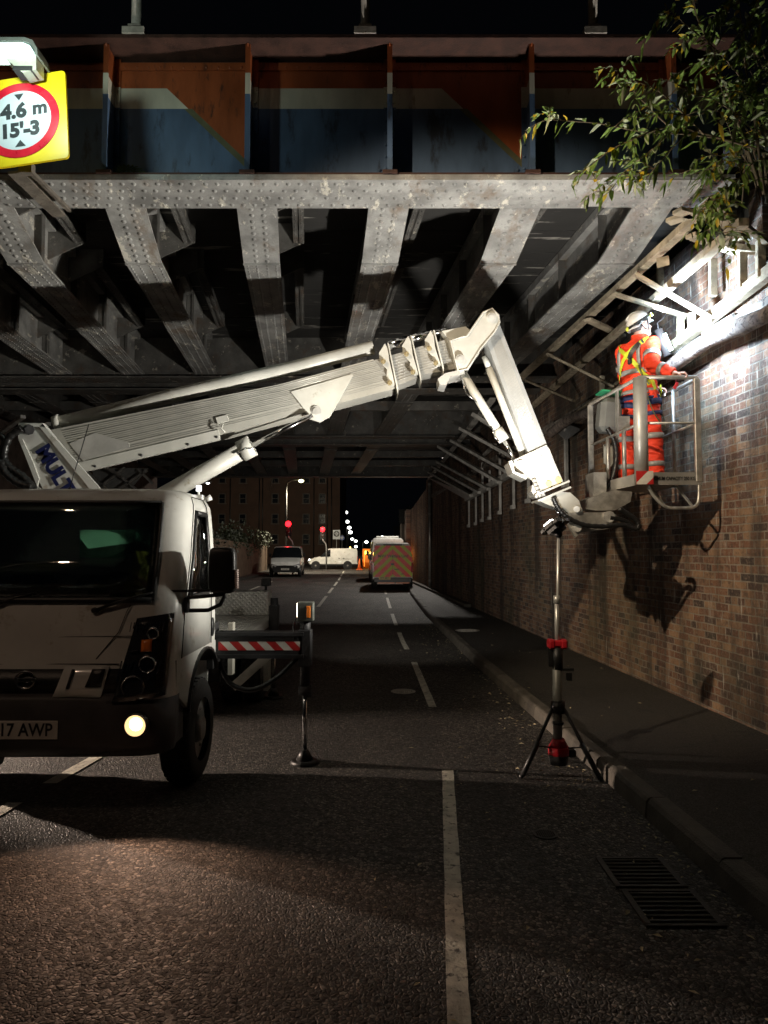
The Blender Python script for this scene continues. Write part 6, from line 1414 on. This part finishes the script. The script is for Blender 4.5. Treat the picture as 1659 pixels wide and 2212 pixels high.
mains = [
 ([(1660, 330, 5.5), (1560, 300, 5.3), (1450, 275, 5.15), (1370, 300, 5.0), (1310, 330, 5.0), (1270, 365, 5.0)], .010, .035),
 ([(1560, 300, 5.3), (1480, 290, 5.2), (1390, 285, 5.1), (1300, 268, 5.05), (1235, 262, 5.0), (1185, 258, 5.0)], .006, .045),
 ([(1450, 285, 5.15), (1400, 330, 5.05), (1350, 370, 5.0), (1320, 410, 5.0), (1300, 425, 5.0)], .006, .035),
 ([(1480, 290, 5.15), (1430, 345, 5.0), (1400, 380, 5.0), (1385, 400, 5.0)], .006, .035),
 ([(1450, 278, 5.2), (1400, 230, 5.2), (1360, 185, 5.2), (1335, 150, 5.2)], .007, .04),
 ([(1520, 290, 5.2), (1460, 230, 5.1), (1420, 195, 5.1), (1370, 175, 5.1)], .007, .04),
 ([(1640, 400, 5.5), (1600, 280, 5.4), (1560, 170, 5.3), (1530, 90, 5.2), (1500, 20, 5.2), (1490, -60, 5.2)], .014, .05),
 ([(1650, 420, 5.5), (1630, 260, 5.4), (1610, 140, 5.3), (1600, 40, 5.2), (1590, -60, 5.2)], .014, .045),
 ([(1600, 250, 5.4), (1540, 215, 5.2), (1490, 200, 5.1), (1460, 180, 5.1)], .007, .04),
 ([(1610, 180, 5.3), (1560, 120, 5.2), (1490, 60, 5.1), (1455, 30, 5.1)], .007, .05),
 ([(1640, 300, 5.4), (1590, 330, 5.2), (1545, 360, 5.1), (1500, 375, 5.0)], .006, .045),
 ([(1659, 380, 5.4), (1610, 400, 5.2), (1570, 430, 5.1), (1530, 445, 5.1)], .006, .04),
 ([(1600, 390, 5.3), (1560, 415, 5.1), (1530, 430, 5.0), (1540, 480, 5.0), (1520, 520, 5.0)], .005, .035),
 ([(1690, 200, 5.4), (1650, 120, 5.3), (1620, 60, 5.2), (1640, -20, 5.2)], .008, .045),
 ([(1700, 280, 5.4), (1640, 220, 5.2), (1600, 200, 5.1), (1550, 205, 5.0)], .008, .04),
 ([(1690, 350, 5.3), (1640, 345, 5.1), (1610, 370, 5.0), (1590, 395, 5.0)], .006, .04),
 ([(1560, 230, 5.3), (1500, 250, 5.1), (1440, 245, 5.0), (1400, 250, 5.0)], .006, .035),
 ([(1520, 470, 5.1), (1545, 500, 5.0), (1575, 510, 5.0), (1610, 505, 5.0)], .004, .035),
]
for pts, r, dn in mains:
    base_ = [PT(*q) for q in pts]; pts3 = twig(base_, r, dn, .115, .10)
    for _ in range(5):   # side shoots
        i = random.randrange(len(pts3) // 3, len(pts3)); a = pts3[i]; d = V((random.uniform(-1, .3), random.uniform(-.6, .4), random.uniform(-.8, .6))).normalized() * random.uniform(.12, .28)
        twig([a, a + d * .5 + V((0, 0, .02)), a + d + V((0, 0, -.03))], .003, .034, .09, .12, start=.1)
for _ in range(46):
    a = PT(random.uniform(1560, 1700), random.uniform(-40, 430), random.uniform(5.0, 5.9)); d = V((random.uniform(-1, .3), random.uniform(-.6, .2), random.uniform(-.6, .7))).normalized() * random.uniform(.2, .45)
    twig([a, a + d * .5 + V((0, 0, .04)), a + d + V((0, 0, -.02))], .004, .042, .115, .05, start=.05)
lf.build('leaves', [gl_, yl_, pale], sh, nonormal=True, nomerge=True)
for _ in range(10): sm_.tube([PT(random.uniform(1600, 1700), 440, 5.8), PT(random.uniform(1580, 1690), 330, 5.6), PT(random.uniform(1540, 1690), 230, 5.5)], .006, 5)
sm_.build('stems', stm, sh)
# corrugated sheet behind the shrub at the end of the girder
m_ = MB(); a, b = V((3.0, 6.45, 0)), V((4.6, 6.05, 0)); rr1 = []
for zz in (4.62, 5.25): rr1.append([V((a.x + (b.x - a.x) * i / 60, a.y + (b.y - a.y) * i / 60 + .02 * math.sin(i * 1.2), zz)) for i in range(61)])
m_.loft(rr1, False, False); o = solo(m_, 'corrugated_sheet', M('dark_sheet', (.05, .05, .045), .7, 0, .3, 5), 'dark sheet closing the end of the bridge behind the shrub', 'sheet'); md = o.modifiers.new('t', 'SOLIDIFY'); md.thickness = .01
# ---------------------------------------------------------------- street lamp behind the viewer that lights the wall
sv = thing('street_lamp', 'street lamp standing behind the viewer on the near left pavement', 'street lamp', (-7.2, -1.5, 0))
m_ = MB(); m_.tube([(-7.2, -1.5, 0), (-7.2, -1.5, 7.2), (-7.0, -1.3, 7.6), (-6.2, -.7, 7.7), (-5.6, -.5, 7.7)], .07, 10); m_.build('post', pole_m, sv)
m_ = MB(); m_.ball((-5.5, -.5, 7.68), 1, 14, 8, (.36, .2, .09)); m_.build('lamp_head', M('lamp_head_grey', (.2, .2, .2), .5), sv)
m_ = MB(); m_.ball((-5.5, -.5, 7.60), .12, 14, 8, (1, 1, .5)); m_.build('lens', EM('near_lamp_glow', (1, .95, .8), 40), sv)
lamp('street_light_source', 'SPOT', (-5.5, -.5, 7.48), 4900, (1, .80, .56), sv, aim=(3.25, 8.0, 1.85), size=.10, angle=27, blend=.75)
# low work lamp beyond the truck on the left verge: its light passes under the chassis
wl = thing('work_lamp', 'small site work lamp standing low on the road beside the truck', 'work light', (-6.5, 6.8, 0))
m_ = MB(); m_.box((-6.5, 6.8, .72), (.08, .3, .22), None, .02); m_.beam((-6.5, 6.65, 0), (-6.5, 6.75, .66), .03, .03); m_.beam((-6.5, 6.95, 0), (-6.5, 6.85, .66), .03, .03); m_.build('casing', blackp, wl)
m_ = MB(); m_.box((-6.455, 6.8, .72), (.01, .24, .16)); m_.build('lens', EM('work_glow', (1, .9, .75), 8), wl)
lamp('work_light_source', 'SPOT', (-6.42, 6.8, .75), 3000, (1, .78, .62), wl, aim=(-2, 5.9, 0.1), size=.04, angle=42, blend=.6)
# added fill lamp on the truck's tail: brightens the parked vans and far wall
added_flood = thing('work_lamp', 'small added fill lamp on the tail of the truck bed brightening the parked vans', 'work light', (-1.45, 9.42, 1.2))
m_ = MB(); m_.box((-1.55, 9.38, 1.30), (.12, .08, .1), None, .01); m_.box((-1.55, 9.36, 1.22), (.03, .03, .1)); m_.build('casing', blackp, added_flood)
m_ = MB(); m_.box((-1.55, 9.425, 1.30), (.1, .01, .08)); m_.build('lens', EM('work_glow', (1, .9, .75), 8), added_flood)
lamp('work_light_source', 'SPOT', (-1.55, 9.5, 1.30), 1600, (1, .9, .78), added_flood, aim=(.3, 30, 1.35), size=.05, angle=13, blend=.8)
lamp('work_light_source', 'SPOT', (-1.45, 9.52, 1.34), 330, (1, .92, .80), added_flood, aim=(3.0, 17, 3.0), size=.06, angle=105, blend=.9)
# street lamp rising behind the wall beyond the bridge, above the parked vans
s2 = thing('street_lamp', 'street lamp rising behind the far brick wall, above the chevron van', 'street lamp', (3.2, 38, 0))
m_ = MB(); m_.tube([(3.2, 38, 0), (3.2, 38, 7.6), (3.0, 37.8, 8.0), (2.2, 37.2, 8.1), (1.6, 37, 8.1)], .07, 10); m_.build('post', pole_m, s2)
m_ = MB(); m_.ball((1.5, 37, 8.08), 1, 14, 8, (.36, .2, .09)); m_.build('lamp_head', M('lamp_head_grey', (.2, .2, .2), .5), s2)
m_ = MB(); m_.ball((1.5, 37, 8.0), .12, 14, 8, (1, 1, .5)); m_.build('lens', EM('near_lamp_glow', (1, .95, .8), 40), s2)
lamp('street_light_source', 'SPOT', (1.5, 37, 7.88), 2500, (1, .92, .82), s2, aim=(.5, 37, 0), size=.12, angle=165, blend=.5)
# tree behind the viewer beside the near lamp (mirrored in the windscreen)
bt = thing('tree', 'street tree with open crown behind the viewer beside the near lamp', 'tree', (-8.2, -2.6, 0)); m_ = MB()
for i in range(30): leaves(m_, (-6.6 + random.uniform(-1.6, 1.0), -2.0 + random.uniform(-1.2, 1.0), 6.8 + random.uniform(-2.6, 1.6)), .55, 60, .07)
m_.build('crown', M('street_tree_leaf', (.12, .16, .05), .5, 0, .4, 8), bt); m_ = MB(); m_.tube([(-8.2, -2.6, 0), (-8.0, -2.5, 2.5), (-7.3, -2.3, 5), (-6.9, -2.1, 7)], lambda t: .16 * (1.1 - t), 8); m_.build('trunk', _m['bark'], bt)
lamp('lamp_spill', 'POINT', (-5.5, -.5, 7.42), 26, (1, .66, .42), sv, size=.1)  # added weak point fill at the lamp, lights the tree crown and surroundings
lamp('street_light_source', 'SPOT', (-5.45, -.4, 7.45), 130, (1, .66, .45), sv, aim=(-2.2, 4.7, 1.3), size=.12, angle=40, blend=.9)  # added warm spot in the same lamp, brightens the truck front
sc.cycles.max_bounces = 6; sc.cycles.diffuse_bounces = 3; sc.cycles.glossy_bounces = 3; sc.cycles.transparent_max_bounces = 12
sc.cycles.sample_clamp_indirect = 4; sc.cycles.use_light_tree = True
try: sc.cycles.use_denoising = True; sc.cycles.denoiser = 'OPENIMAGEDENOISE'
except Exception as e_: pass
